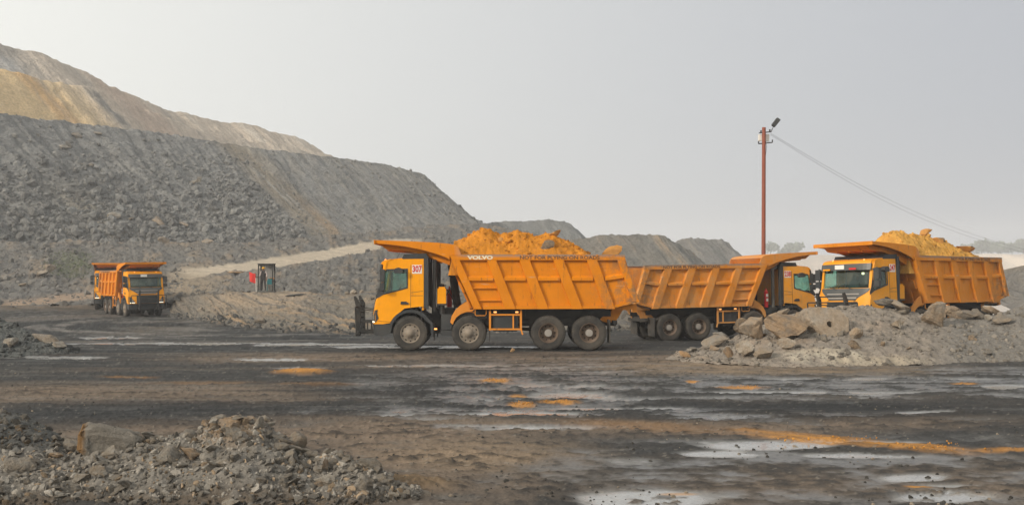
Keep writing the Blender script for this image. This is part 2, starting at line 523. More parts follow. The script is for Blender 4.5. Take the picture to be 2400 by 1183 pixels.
def put_rock(p, r, label, group=None, mesh=None, ochre=0.0, rot=None, sc=None, cat='rock', name='rock', sink=0.25):
    me = mesh or rnd.choice(ROCKS)
    o = link(name, me, None, (p[0], p[1], p[2] + r * (0.5 - sink)), rot or (rnd.uniform(-.5, .5), rnd.uniform(-.5, .5), rnd.uniform(0, 6.28)))
    s = sc or (1, 1, 1)
    o.scale = (r * s[0], r * s[1], r * s[2])
    o['ochre'] = float(ochre)
    return tag(o, label, cat, group)

SMALL = [rock_shape(2, 300 + k, 9, [(1, .8, .7), (1, .8, .35), (1, .6, .5)][k % 3], 0.14, (.3, .8)) for k in range(9)]
TINY = [rock_shape(1, 400 + k, 5, (1, .8, .65), 0.1) for k in range(8)]
def rubble(name, pts, sizes, cols, mat, shapes, label, cat, seed=1, sink=0.1, nrm=None):
    """loose small stones nobody could count, as one mesh"""
    r = np.random.RandomState(seed); Vs, Ts, Cs, n = [], [], [], 0
    for i in range(len(pts)):
        kit = shapes if len(shapes) == 8 or sizes[i] > .026 else TINY
        V, T = kit[r.randint(len(kit))]
        q = r.normal(size=4); q /= np.linalg.norm(q); w, x, y, z = q
        Rm = np.array([[1 - 2 * (y * y + z * z), 2 * (x * y - z * w), 2 * (x * z + y * w)], [2 * (x * y + z * w), 1 - 2 * (x * x + z * z), 2 * (y * z - x * w)], [2 * (x * z - y * w), 2 * (y * z + x * w), 1 - 2 * (x * x + y * y)]])
        Vs.append((V * sizes[i]) @ Rm.T + pts[i]); Ts.append(T + n); n += len(V)
        Cs.append(np.broadcast_to(cols[i], V.shape))
    me = fast_mesh(name, np.concatenate(Vs), np.concatenate(Ts), mat, False, np.concatenate(Cs))
    return tag(link(name, me), label, cat, kind='stuff')

GREY, DARK, TAN, BROWN = (0.215, 0.213, 0.208), (0.075, 0.077, 0.078), (0.36, 0.285, 0.20), (0.20, 0.155, 0.115)

# --- base land under everything, inside the haze
base = MB().box(-1050, 1050, -60, 1180, -55, -53)
tag(base.build('terrain', plain_mat("distant_earth", (0.15, 0.13, 0.11), 0.95, 0.2, 0.01, 0, 0)), kind='structure')

# --- trodden, wet haul ground
def make_ground():
    invD = np.linspace(1 / 8.5, 1 / 125.0, 400)
    D = np.r_[[2.0, 4.0, 6.5], 1 / invD, [180, 300, 500, 800, 1150]]
    tx = np.r_[np.linspace(-3, -0.62, 30), np.linspace(-0.60, 0.60, 980), np.linspace(0.62, 3, 30)]
    X = tx[None, :] * D[:, None]; X = np.clip(X, -1000, 1000); Y = np.broadcast_to(D[:, None], X.shape)
    px = 1200 + F * X / Y; py = HZ + F * H / Y
    # direction of traffic: v runs across the wheel tracks
    hy = np.hypot(X + 13, Y - 62)                       # the road bends round a point near the left trucks
    v = np.where(X < -13, 62 - hy, np.where(Y < 62, Y, 124 - Y))
    v = v - 0.07 * X * sstep(44, 30, Y) + 1.6 * pnoise(X * 0.05, Y * 0.07, 0, 5) + .35 * pnoise(X * .25, Y * .3, 0, 6)
    s1 = fbm(X * 0.05, v * 0.8, 0, 5, 11, 0.65)
    s2 = fbm(X * 0.16, v * 2.8, 0, 4, 31, 0.6)
    big = fbm(X * 0.16, Y * 0.26, 0, 4, 51)
    med = fbm(X * 0.7, Y * 1.0, 0, 4, 71)
    fine = fbm(X * 4.0, Y * 4.0, 0, 3, 91)
    clod = fbm(X * 9.0, Y * 9.0, 0, 2, 95, 0.6)
    ni = .7 * sstep(27, 15, Y)                         # near by, the mud is trodden in all directions
    s1 = lerp(s1, big, ni); s2 = lerp(s2, .8 * med + .35 * fine, ni)
    Z = gz(X, Y)
    near = 1 - sstep(45, 110, Y)
    churn = np.exp(-(((px - 1230) / 330) ** 2 + ((py - 915) / 46) ** 2))
    rut = 0.045 * s1 + 0.055 * s2 * (1 - .5 * ni) * (.25 + .75 * sstep(-.15, .35, big + .5 * med)) + 0.045 * med * near + 0.030 * fine * near * (1 + 1.6 * churn) + 0.014 * np.maximum(clod - 0.1, 0) * 3 * near
    wob = 0.6 * med + 0.5 * s2 + 0.3 * big + 0.25 * fine
    def E(cx, cy, rx, ry, soft=0.55, k=0.55):
        d = np.sqrt(((px - cx) / rx) ** 2 + ((py - cy) / ry) ** 2)
        return sstep(1 + soft, 1 - soft, d + k * wob)
    def any_(*ms):
        r = 0
        for m in ms: r = np.maximum(r, m)
        return r
    col = np.broadcast_to(C(0.048, 0.0475, 0.047), X.shape + (3,)).copy()
    # dry brown dust over the dark base
    brown = sstep(-0.05, 0.45, 0.8 * s1 + 0.5 * big + 0.25 * s2)
    brown_zone = any_(E(1000, 1100, 420, 95), E(700, 1015, 620, 45), E(1420, 850, 560, 22), E(300, 925, 520, 28), E(700, 838, 380, 12),
                      E(1950, 985, 420, 20), E(1650, 1130, 380, 60) * 0.8, E(2250, 1120, 300, 60) * 0.7, E(1500, 1000, 500, 22))
    col = blend(col, (0.165, 0.127, 0.097), np.clip(0.40 * brown + 0.78 * brown_zone * sstep(-.6, .1, s1 + .4 * med), 0, 1))
    tan_zone = any_(E(1640, 862, 260, 17), E(1900, 868, 360, 14), E(1130, 1065, 240, 36) * 0.8, E(100, 705, 260, 14) * 0.8, E(330, 765, 120, 12) * 0.5)
    col = blend(col, (0.27, 0.20, 0.135), 0.75 * tan_zone * sstep(-.7, .35, s2 + .5 * med))
    dark = any_(E(450, 965, 520, 28), E(1850, 962, 600, 26), E(150, 838, 330, 14), E(500, 818, 480, 7), E(1000, 905, 320, 32), E(900, 955, 600, 14), E(330, 790, 300, 26), E(120, 760, 200, 36), E(700, 770, 300, 18))
    col = blend(col, (0.022, 0.023, 0.024), 0.9 * dark * sstep(-.75, .25, -s1 + .4 * med + .2))
    tracks = sstep(0.02, 0.35, s2 + .25 * fine) * (1 - sstep(70, 110, Y))
    col = blend(col, (0.020, 0.020, 0.020), 0.7 * tracks)
    col = blend(col, (0.125, 0.118, 0.108), 0.55 * sstep(0.08, 0.4, -s2 + .3 * s1 + .1 * fine) * (1 - dark * .6))
    lane = (X < -8) * sstep(40, 46, Y) * sstep(100, 85, Y)
    arc = fbm(hy * .55, np.arctan2(Y - 62, X + 13) * 1.2, 0, 3, 67, .6)
    col = blend(col, (0.135, 0.125, 0.115), .7 * lane * sstep(.0, .35, arc)); col = blend(col, (0.016, 0.017, 0.018), .8 * lane * sstep(.0, .35, -arc))
    rut = rut + .08 * lane * arc
    bend = sstep(.8, .2, np.abs(hy - 13.5 + .5 * med)) * (X < -11) * sstep(66, 60, Y)
    col = blend(col, (0.22, 0.20, 0.18), .6 * bend * sstep(-.3, .3, s1 + med))
    bend2 = sstep(3.0, 1.2, np.abs(hy - 20 + 2 * s1)) * (X < -10) * sstep(100, 80, Y)
    col = blend(col, (0.13, 0.115, 0.10), .6 * bend2)
    # standing water and wet silt
    wet = any_(E(1250, 905, 330, 50) * 0.95, E(1900, 905, 620, 26) * 0.95, E(2330, 895, 260, 34) * 0.9, E(1500, 975, 480, 9) * .8, E(1250, 962, 420, 9),
               E(1900, 1105, 560, 72) * 0.95, E(1180, 998, 240, 5), E(1600, 1060, 170, 34) * 0.8, E(2080, 1150, 420, 30) * .8)
    calm = E(1900, 1105, 620, 95)                     # pressed flat by turning trucks
    wetm = wet * sstep(-0.15, 0.22 + .25 * calm, -.8 * med - 0.7 * s2 - .25 * fine + 0.06)
    col = blend(col, (0.13, 0.13, 0.13), wetm * 0.75)
    def EP(cx, cy, rx, ry, soft=.8, k=.6): return E(cx, cy, rx * 1.1, ry * 1.15, soft, k) * sstep(-.75, -.1, .9 * pnoise(X * .9, v * 1.4, 0, 61) + .5 * fine)
    pool = any_(EP(1520, 1168, 150, 24), EP(2205, 1152, 120, 20), EP(1795, 1040, 150, 8), EP(2010, 1062, 130, 5), EP(1900, 1032, 210, 4), EP(1240, 1000, 60, 3),
                EP(420, 803, 250, 3.0, .6, .8), EP(760, 806, 150, 2.6, .6, .8), EP(1020, 812, 240, 2.5, .6, .6), EP(120, 838, 120, 2.5, .6, .6), EP(640, 842, 90, 2, .6, .6), EP(1000, 857, 160, 2.2, .6, .6), EP(2150, 1113, 80, 9), EP(1340, 925, 110, 9) * .8, EP(2360, 905, 60, 6),
                EP(1480, 1075, 80, 8) * .5, EP(1230, 968, 190, 5) * .8, EP(700, 862, 60, 2) * .7, EP(2180, 964, 60, 2), EP(260, 778, 60, 2), EP(1690, 1058, 120, 7) * .8, EP(1290, 902, 140, 6) * .7,
                EP(1450, 955, 200, 3) * .7, EP(1900, 918, 300, 3.5) * .8, EP(2050, 886, 300, 3) * .7)
    thin = (1 - calm) * wet * sstep(.30, .48, -s2 - .5 * med + .2 * s1)                     # water lying in the wheel tracks
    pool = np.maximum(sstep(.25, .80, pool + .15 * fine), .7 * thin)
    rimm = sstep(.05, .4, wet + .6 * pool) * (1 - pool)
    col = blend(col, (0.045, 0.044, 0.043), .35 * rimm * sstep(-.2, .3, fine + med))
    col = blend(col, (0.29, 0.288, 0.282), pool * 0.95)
    # spilt orange overburden; below the trucks, their orange reflections are painted in too
    def ES(cx, cy, rx, ry, soft=.5, k=.28): return E(cx, cy, rx, ry, soft, k)
    spill_reflect = any_(ES(712, 871, 62, 5), ES(1160, 891, 34, 5), ES(1222, 948, 28, 6), ES(1310, 941, 42, 4), ES(1735, 907, 56, 3.2), ES(1622, 893, 15, 2), ES(1215, 928, 20, 3),
                 ES(2260, 898, 30, 2), ES(2420, 1053, 150, 5) * .8, ES(1590, 1150, 40, 3) * .6, ES(2150, 1136, 30, 3), ES(480, 897, 120, 3) * .15, ES(740, 900, 90, 4) * .2, ES(300, 882, 60, 2) * .35)
    tr = py - (1008 + (px - 1700) * 0.083)
    line = sstep(13, 3, np.abs(tr) + 7 * wob) * sstep(1640, 1860, px + 90 * med) * sstep(2330, 2180, px)
    line2 = 0.22 * sstep(16, 3, np.abs(py - (985 + (px - 1300) * 0.06)) + 9 * wob) * sstep(1250, 1450, px) * sstep(1800, 1600, px)
    chev = 0.5 + 0.5 * np.sin((X * 2.2 + Y * 3.0) * 5.5)
    spill_reflect = any_(spill_reflect, line * (0.55 + 0.45 * chev), line2)
    col = blend(col, (0.43, 0.205, 0.05), spill_reflect * sstep(-.7, .1, fine + .6) * 0.92)
    # lug prints pressed by tyres at the right
    lug = sstep(2180, 2260, px + 40 * med) * E(2350, 1120, 170, 90)
    rut = rut + 0.02 * lug * np.sin((X * 0.7 + Y * 0.25) * 26) * np.clip(1 + np.sin(v * 9), 0, 1)
    ridge = E(930, 1135, 130, 16, .5, .4)
    rut = rut + 0.10 * ridge * (0.7 + 0.6 * fine) + 0.05 * line * (0.4 + 0.6 * chev) + 0.07 * E(712, 871, 62, 5)
    col = blend(col, (0.20, 0.135, 0.075), ridge * 0.6)
    flat = np.clip(pool * 1.4 + .55 * calm, 0, 1)
    Z = Z + rut * (1 - 0.96 * flat) - 0.035 * flat
    Z = Z - 0.5 * sstep(118, 124, Y)
    # dark clods
    cl = np.maximum(sstep(0.38, 0.55, clod + 0.25 * fine), churn * sstep(.05, .35, .7 * fine + .5 * clod + .3 * med)) * near * (1 - np.clip(pool * 1.4, 0, 1) * .5)
    col = blend(col, (0.035, 0.034, 0.033), 0.75 * cl)
    pebb = sstep(0.46, 0.55, fbm(X * 7.0, Y * 7.0, 0, 2, 123)) * near * 0.35
    col = blend(col, (0.26, 0.235, 0.20), pebb)
    wetness = np.clip(np.maximum(0.70 * wetm, pool) * (1 - 0.8 * np.clip(spill_reflect, 0, 1)) * (1 - .3 * churn) + 0.30 * dark * sstep(-.3, .3, -s2) + .25 * tracks * (1 - brown_zone) * near, 0, 1)
    G = np.stack([X, Y, Z], -1)
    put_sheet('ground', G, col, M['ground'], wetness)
    # land beside and behind the viewer
    return Sheet(G)
GROUND = make_ground()
back = MB().box(-1000, 1000, -58, 2.2, -0.6, -0.02)
tag(back.build('ground', plain_mat("dark_earth", (0.085, 0.078, 0.07), 0.9, 0.3, 0.8, 0, 0)), kind='structure')

# --- grey spoil tip on the left, a level-topped bank that recedes to the right
def pts(l): return [P(*q) for q in l]
def make_grey_hill():
    ridge = [(-520, 200, 128), (-200, 238, 141), (0, 265, 150), (150, 285, 160), (350, 305, 172), (470, 325, 180), (600, 347, 192), (780, 367, 207), (900, 384, 218), (950, 396, 222), (985, 404, 226), (1003, 418, 232), (1010, 430, 245)]
    foot = [(-120, 606, 126), (180, 594, 134), (365, 588, 138), (500, 588, 142), (665, 576, 148), (760, 569, 154), (855, 562, 163), (985, 551, 180), (1075, 545, 197), (1110, 541, 206), (1140, 538, 212), (1152, 538, 226), (1165, 540, 250)]
    rr, ff = pts(ridge), pts(foot)
    mid = [lerp(f, r, 0.35) + np.array([0, 0, -1.0]) for f, r in zip(ff, rr)]
    bk = [r + np.array([-12, 40, -0.5]) for r in rr]
    bk2 = [r + np.array([-18, 60, -22]) for r in rr]
    G = loft([ff, mid, rr, bk, bk2], 500, [110, 190, 24, 4], 3)
    s, t = st(G); n = normals(G)
    T = t / t[300][None, :]
    face = sstep(1.03, 0.95, T)
    wv = 4.0 * pnoise(s * 0.03, t * 0.03, 0, 3)
    gul = fbm((s + wv) * 0.16, t * 0.022, 0, 4, 5, 0.6)
    fin = fbm((s + wv) * 0.7, t * 0.10, 0, 3, 9, 0.6)
    lump = fbm(s * 0.25, t * 0.25, 0, 5, 21, 0.6)
    small = fbm(s * 1.1, t * 1.1, 0, 3, 23, 0.6)
    rill = np.abs(fbm((s + wv) * 0.35, t * 0.03, 0, 3, 15, 0.6))
    soft = sstep(430, 520, pix(G)[0] - (pix(G)[1] - 330) * 1.02)       # right of the tan band the face is fine and rilled
    d = face * (0.6 * gul + 0.22 * fin - .28 * np.exp(-(rill / .05) ** 2)) * (.45 + .55 * sstep(-.3, .3, fbm(s * .06, t * .06, 0, 3, 19))) + (0.75 * lump * (1.25 - 0.75 * T) + 0.24 * small) * (1 - .6 * soft)
    lip = np.exp(-((T - 1.0) / 0.03) ** 2)
    d = d + lip * (0.5 * fbm(s * 0.5, t * 0.5, 0, 4, 77, 0.65) + 0.25 * small)
    G2 = G + n * d[..., None]
    px, py = pix(G)
    col = np.broadcast_to(C(*GREY), G.shape).copy()
    band = s / s.max()
    u = px - (py - 330) * 1.02                       # constant along the dip of the face
    col = blend(col, (0.235, 0.20, 0.155), 0.9 * sstep(60, 15, np.abs(u - 540 + 26 * gul)) * sstep(-.6, .2, fin + .3))
    col = blend(col, (0.31, 0.22, 0.14), 0.7 * sstep(20, 3, np.abs(u - 565 + 14 * gul)) * sstep(430, 540, py))
    col = blend(col, (0.33, 0.32, 0.30), 0.7 * sstep(5, 1, np.abs(u - 530 + 6 * lump)) * sstep(395, 410, py) * sstep(500, 460, py))
    col = blend(col, (0.30, 0.295, 0.28), 0.5 * sstep(5, 1, np.abs(u - 700 + 6 * lump)) * sstep(395, 410, py) * sstep(520, 480, py))
    col = blend(col, (0.275, 0.268, 0.255), 0.65 * sstep(.05, .5, gul + .3 * fin))
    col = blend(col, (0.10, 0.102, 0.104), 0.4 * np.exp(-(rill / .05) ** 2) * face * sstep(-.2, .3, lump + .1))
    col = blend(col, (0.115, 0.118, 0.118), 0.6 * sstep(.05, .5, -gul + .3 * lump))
    col = blend(col, (0.27, 0.235, 0.19), 0.6 * sstep(.15, .55, fbm(s * .05, t * .02, 0, 3, 87) + .2 * gul))
    col = blend(col, (0.25, 0.23, 0.20), 0.5 * sstep(560, 640, u) * sstep(-.3, .4, fin))
    rub = sstep(520, 420, u) * sstep(0.85, 0.45, T)
    col = blend(col, (0.15, 0.152, 0.15), 0.5 * rub * sstep(-.3, .3, lump))
    col = blend(col, (0.22, 0.20, 0.165), 0.7 * sstep(90, 30, np.abs(u - 40)) * sstep(.6, .3, T) * sstep(-.4, .2, gul))
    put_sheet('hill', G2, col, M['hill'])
    return Sheet(G2), u, T
HILL, HILL_u, HILL_T = make_grey_hill()

def make_tan_hill():
    ridge = [(-420, -40, 168), (-150, 60, 186), (0, 100, 195), (60, 117, 199), (110, 130, 203), (170, 154, 208), (230, 184, 214), (280, 208, 220), (330, 234, 226), (400, 257, 236), (470, 274, 244), (530, 286, 252), (590, 291, 258), (640, 311, 264), (700, 322, 272), (740, 344, 277), (772, 365, 280), (785, 374, 284)]
    rr = pts(ridge)
    ff = []
    for r in rr:
        run = max(6.0, (r[2] - 24.5)) * 1.42
        ff.append(r + np.array([0.82 * run, -0.57 * run, -(max(6.0, r[2] - 24.5))]))
    step_ = [lerp(f, r, 0.60) + np.array([-.3, .3, 0.0]) for f, r in zip(ff, rr)]
    step2 = [lerp(f, r, 0.56) + np.array([1.9, -1.4, 1.2]) for f, r in zip(ff, rr)]
    bk = [r + np.array([-30, 60, -8]) for r in rr]
    G = loft([ff, step2, step_, rr, bk], 420, [70, 6, 80, 10], 2)
    s, t = st(G); n = normals(G); T = t / t[156][None, :]
    gul = fbm(s * 0.13, t * 0.02, 0, 4, 105, 0.6); fin = fbm(s * 0.6, t * 0.08, 0, 3, 109, 0.6); lump = fbm(s * 0.2, t * 0.2, 0, 5, 121, 0.6)
    lip = np.exp(-((T - 1.0) / 0.03) ** 2)
    G2 = G + n * (0.8 * gul + 0.25 * fin + 0.45 * lump + lip * 0.9 * fbm(s * 0.4, t * 0.4, 0, 4, 177, 0.65))[..., None]
    px, py = pix(G); u = px - (py - 100) * 1.0
    col = np.broadcast_to(C(0.50, 0.425, 0.35), G.shape).copy()
    col = blend(col, (0.62, 0.46, 0.265), sstep(130, -10, u + 60 * gul) * sstep(0.62, 0.52, T))
    col = blend(col, (0.55, 0.34, 0.16), 0.7 * sstep(34, 8, np.abs(u + 20 + 20 * gul)) * sstep(0.7, 0.5, T))
    col = blend(col, (0.33, 0.30, 0.27), 0.7 * sstep(0.0, .5, -gul + .3 * fin))
    col = blend(col, (0.31, 0.295, 0.28), 0.75 * sstep(0.56, 0.7, T + .15 * gul) * sstep(120, -60, u - 30 * fin))
    col = blend(col, (0.40, 0.39, 0.38), 0.8 * sstep(45, 15, np.abs(u + 40)) * sstep(0.6, 0.66, T) * sstep(0.85, 0.75, T))
    col = blend(col, (0.13, 0.135, 0.14), 0.75 * sstep(16, 3, np.abs(u - 95 + 8 * fin)) * sstep(0.55, 0.4, T) * sstep(-.2, .3, lump + .2))
    col = blend(col, (0.45, 0.34, 0.27), 0.7 * sstep(60, 15, np.abs(u - 170 + 20 * gul)))
    col = blend(col, (0.50, 0.45, 0.39), 0.7 * sstep(0.1, .45, gul) * sstep(100, 250, u))
    put_sheet('hill', G2, col, M['hill'])
make_tan_hill()

# --- the bench and ramp in front of the tip
def make_bench():
    r0 = [(-260, 736, 88), (0, 730, 90), (200, 716, 93), (390, 712, 90), (480, 706, 88), (620, 706, 82), (760, 712, 75), (900, 728, 67), (1100, 755, 61), (1230, 765, 60), (1340, 770, 60), (1480, 772, 60)]
    ra = [(-260, 668, 101), (0, 668, 103), (200, 655, 107), (390, 680, 99), (480, 668, 96), (620, 655, 94), (760, 640, 98), (900, 640, 100), (1100, 660, 90), (1230, 695, 85), (1340, 715, 82), (1480, 738, 78)]
    r1 = [(-260, 640, 105), (0, 640, 107), (200, 630, 110), (390, 662, 101), (500, 647, 103), (650, 628, 107), (760, 611, 113), (870, 590, 121), (950, 576, 128), (1120, 592, 122), (1230, 625, 116), (1340, 660, 112), (1480, 712, 105)]
    r2 = [(-260, 625, 107), (0, 625, 109), (200, 615, 112), (440, 634, 107), (540, 621, 110), (660, 603, 115), (770, 585, 122), (880, 566, 130), (970, 558, 136), (1120, 575, 132), (1230, 605, 126), (1340, 645, 120), (1480, 708, 112)]
    r3 = [(-260, 579, 118), (0, 576, 118), (200, 572, 121), (400, 573, 123), (560, 576, 125), (690, 562, 130), (800, 554, 136), (900, 547, 144), (1000, 534, 152), (1120, 527, 160), (1230, 545, 162), (1340, 590, 162), (1480, 660, 160)]
    r4 = [(x, y + 4, d + 14) for x, y, d in r3]
    r5 = [(x, y + 30, d + 30) for x, y, d in r3]
    def even(r):
        r = np.array(r, float); x = np.linspace(r[0, 0], r[-1, 0], 41)
        return [(a, np.interp(a, r[:, 0], r[:, 1]), np.interp(a, r[:, 0], r[:, 2])) for a in x]
    G = loft([pts(even(r)) for r in (r0, ra, r1, r2, r3, r4, r5)], 620, [56, 26, 14, 50, 14, 6], 2)
    s, t = st(G); n = normals(G); px, py = pix(G)
    row = np.arange(G.shape[0])[:, None] + 0 * s
    ramp = sstep(80, 84, row) * sstep(99, 95, row) * sstep(380, 450, px) * sstep(1010, 960, px)
    lump = fbm(s * 0.3, t * 0.3, 0, 5, 221, 0.62); small = fbm(s * 1.3, t * 1.3, 0, 3, 223, 0.6); gul = fbm(s * 0.35, t * 0.07, 0, 3, 225, 0.6); flat_ = sstep(15, 8, np.abs(py - (718 - .125 * px))) * sstep(330, 250, px)
    rr_ = fbm(s * 0.5, t * 0.5, 0, 4, 229, 0.6, True)
    d = (0.55 * lump + 0.16 * small + 0.2 * gul + 0.35 * rr_) * (1 - 0.9 * ramp) * (1 - .85 * flat_)
    lip = np.exp(-((row - 146) / 5.0) ** 2)
    d = d + lip * 0.6 * fbm(s * 0.4, t * 0.4, 0, 4, 227, .65)
    G2 = G + n * d[..., None]
    col = np.broadcast_to(C(0.150, 0.145, 0.138), G.shape).copy()
    col = blend(col, (0.235, 0.19, 0.145), 0.75 * sstep(.0, .5, gul + .5 * lump))
    col = blend(col, (0.095, 0.097, 0.098), 0.7 * sstep(.05, .5, -lump + .2 * small))
    strip = sstep(13, 5, np.abs(py - (718 - .125 * px) + 3 * lump)) * sstep(300, 230, px)
    col = blend(col, (0.33, 0.245, 0.18), .85 * strip)
    col = blend(col, (0.47, 0.40, 0.315), ramp * (0.75 + 0.25 * sstep(-.3, .3, fbm(s * .1, t * 1.0, 0, 3, 231))))
    col = blend(col, (0.28, 0.225, 0.16), 0.6 * sstep(130, 40, np.hypot(px - 430, (py - 668) * 3)))
    col = blend(col, (0.24, 0.185, 0.13), 0.6 * sstep(140, 60, np.hypot(px - 420, (py - 552) * 3.2)) * sstep(-.4, .3, gul))
    col = blend(col, (0.11, 0.125, 0.07), 0.6 * sstep(70, 20, np.hypot(px - 165, (py - 625) * 2)) * sstep(-.2, .3, lump + .2))
    put_sheet('slope', G2, col, M['berm'])
    return Sheet(G2), G2
BENCH, BENCH_G = make_bench()

# --- the berm with the flagman's booth, running on behind the big truck
def make_berm():
    def q(px, D, z): return np.array([(px - 1200) * D / F, D, z])
    foot = [q(394, 71, -.5), q(425, 67, -.5), q(490, 61, -.5), q(570, 54, -.5), q(660, 51, -.5), q(770, 49, -.5), q(880, 48, -.5), q(1000, 49.2, -.5), q(1200, 50.5, -.5), q(1400, 51.5, -.5), q(1500, 53, -.5), q(1600, 55, -.6)]
    crest = pts([(402, 712, 74), (432, 694, 74), (505, 688, 73.5), (570, 686, 73), (645, 685, 72.5), (720, 692, 68), (800, 698, 62), (880, 684, 59), (960, 700, 58), (1200, 752, 57), (1430, 724, 56.5), (1490, 728, 57)])
    top = [c + np.array([0, 4.5, 0.02]) for c in crest]
    bk = [c + np.array([0, 11, -1.6]) for c in crest]
    G = loft([foot, crest, top, bk], 620, [120, 22, 14], 3)
    s, t = st(G); n = normals(G); px, py = pix(G); row = np.arange(G.shape[0])[:, None] + 0 * s
    sk = s + 0.9 * t + 1.6 * pnoise(s * .22, t * .25, 0, 41) + .8 * pnoise(s * .6, t * .5, 0, 43)                                  # the sides were tipped from the right, the grooves lean
    gul = fbm(sk * 0.5, t * 0.05, 0, 4, 305, 0.6); fin = fbm(sk * 1.8, t * 0.2, 0, 3, 309, 0.6); lump = fbm(s * 0.4, t * 0.4, 0, 5, 321, 0.62); small = fbm(s * 2.2, t * 2.2, 0, 3, 323)
    face = sstep(122, 108, row)
    booth = np.exp(-((px - 625) / 60) ** 2) * sstep(105, 125, row)
    d = (face * (0.20 * gul + 0.11 * fin) + 0.34 * lump + 0.06 * small) * (1 - 0.85 * booth)
    G2 = G + n * d[..., None]
    col = np.broadcast_to(C(0.185, 0.168, 0.145), G.shape).copy()
    col = blend(col, (0.33, 0.235, 0.15), 0.8 * sstep(-.05, .45, .6 * gul + .25 * fin + .6 * lump) * sstep(380, 560, px) * sstep(960, 860, px))
    col = blend(col, (0.42, 0.28, 0.15), 0.7 * sstep(.3, .55, gul + .3 * lump) * sstep(500, 640, px) * sstep(900, 850, px))
    col = blend(col, (0.36, 0.285, 0.21), 0.7 * sstep(60, 10, np.abs(py - 688 - 8 * lump)) * sstep(450, 540, px) * sstep(760, 690, px))
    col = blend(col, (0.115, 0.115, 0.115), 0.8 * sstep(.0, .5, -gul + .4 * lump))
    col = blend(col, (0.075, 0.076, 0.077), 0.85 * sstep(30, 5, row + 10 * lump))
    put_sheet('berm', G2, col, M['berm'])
    return Sheet(G2), G2
BERM, BERM_G = make_berm()

# --- mounds further off
def mound(ridge, depth, zf, seed, base, streak, nc=200, jag=0.6):
    rr = pts(ridge)
    ff = [np.array([r[0] + 0.55 * (r[2] - zf), r[1] - depth, zf]) for r in rr]
    bk = [r + np.array([-2, 12, -0.6]) for r in rr]; bk2 = [r + np.array([0, 40, -r[2] - 1]) for r in rr]
    G = loft([ff, rr, bk, bk2], nc, [70, 8, 6], 2)
    s, t = st(G); n = normals(G); row = np.arange(G.shape[0])[:, None] + 0 * s
    gul = fbm(s * 0.3, t * 0.04, 0, 4, seed, 0.62); fin = fbm(s * 1.1, t * 0.15, 0, 3, seed + 3); lump = fbm(s * .25, t * .25, 0, 5, seed + 7, .62)
    d = 0.5 * gul + 0.2 * fin + 0.4 * lump + jag * np.exp(-((row - 70) / 5.0) ** 2) * fbm(s * .7, t * .7, 0, 4, seed + 9, .65)
    col = np.broadcast_to(C(*base), G.shape).copy()
    col = blend(col, streak, 0.75 * sstep(0, .5, gul + .3 * fin)); col = blend(col, (0.10, 0.105, 0.105), 0.6 * sstep(0.05, .5, -gul + .3 * lump))
    put_sheet('hill', G + n * d[..., None], col, M['hill'])
mound([(1090, 545, 255), (1125, 530, 253), (1150, 523, 252), (1200, 518, 250), (1250, 516, 249), (1290, 514, 248), (1330, 520, 247), (1350, 534, 247), (1368, 553, 247), (1400, 590, 248)], 24, 1.0, 501, (0.16, 0.162, 0.16), (0.215, 0.21, 0.20))
mound([(1545, 612, 205), (1570, 585, 204), (1600, 562, 203), (1640, 557, 202), (1668, 559, 201), (1690, 560, 200), (1705, 570, 200), (1728, 592, 200), (1748, 618, 200), (1765, 640, 201)], 18, 0.5, 521, (0.175, 0.17, 0.165), (0.25, 0.22, 0.18), 160)
mound([(1290, 590, 176), (1330, 565, 175), (1370, 556, 174), (1430, 551, 173), (1500, 548, 172), (1545, 551, 171), (1575, 560, 170), (1605, 580, 170), (1640, 606, 170), (1680, 640, 171)], 16, 0.2, 541, (0.165, 0.155, 0.14), (0.30, 0.225, 0.155), 220)
# right edge: mid-distance heap and the far side of the pit
mound([(2320, 700, 58), (2362, 662, 59), (2400, 645, 60), (2440, 632, 61), (2520, 622, 62), (2640, 640, 63), (2760, 690, 64)], 7, -0.6, 561, (0.20, 0.19, 0.18), (0.27, 0.24, 0.20), 160)
def far_bank():
    top = [(1300, 632, 640), (1650, 612, 650), (1760, 600, 660), (1850, 597, 670), (1950, 596, 680), (2100, 598, 680), (2260, 594, 680), (2330, 592, 670), (2400, 594, 660), (2600, 590, 650), (3100, 590, 640)]
    rr = pts([(a, b, c * 1.5) for a, b, c in top]); ff = [np.array([r[0], r[1] - 140, -51.0]) for r in rr]; bk = [r + np.array([0, 150, -1]) for r in rr]
    G = loft([ff, rr, bk], 200, [24, 6], 1); s, t = st(G); n = normals(G)
    l = fbm(s * .02, t * .03, 0, 4, 601)
    col = np.broadcast_to(C(0.42, 0.35, 0.29), G.shape).copy(); col = blend(col, (0.58, 0.48, 0.38), sstep(0, .4, l)); col = blend(col, (0.30, 0.28, 0.26), sstep(0.1, .5, -l))
    put_sheet('hill', G + n * (1.6 * l)[..., None], col, M['far'])
far_bank()

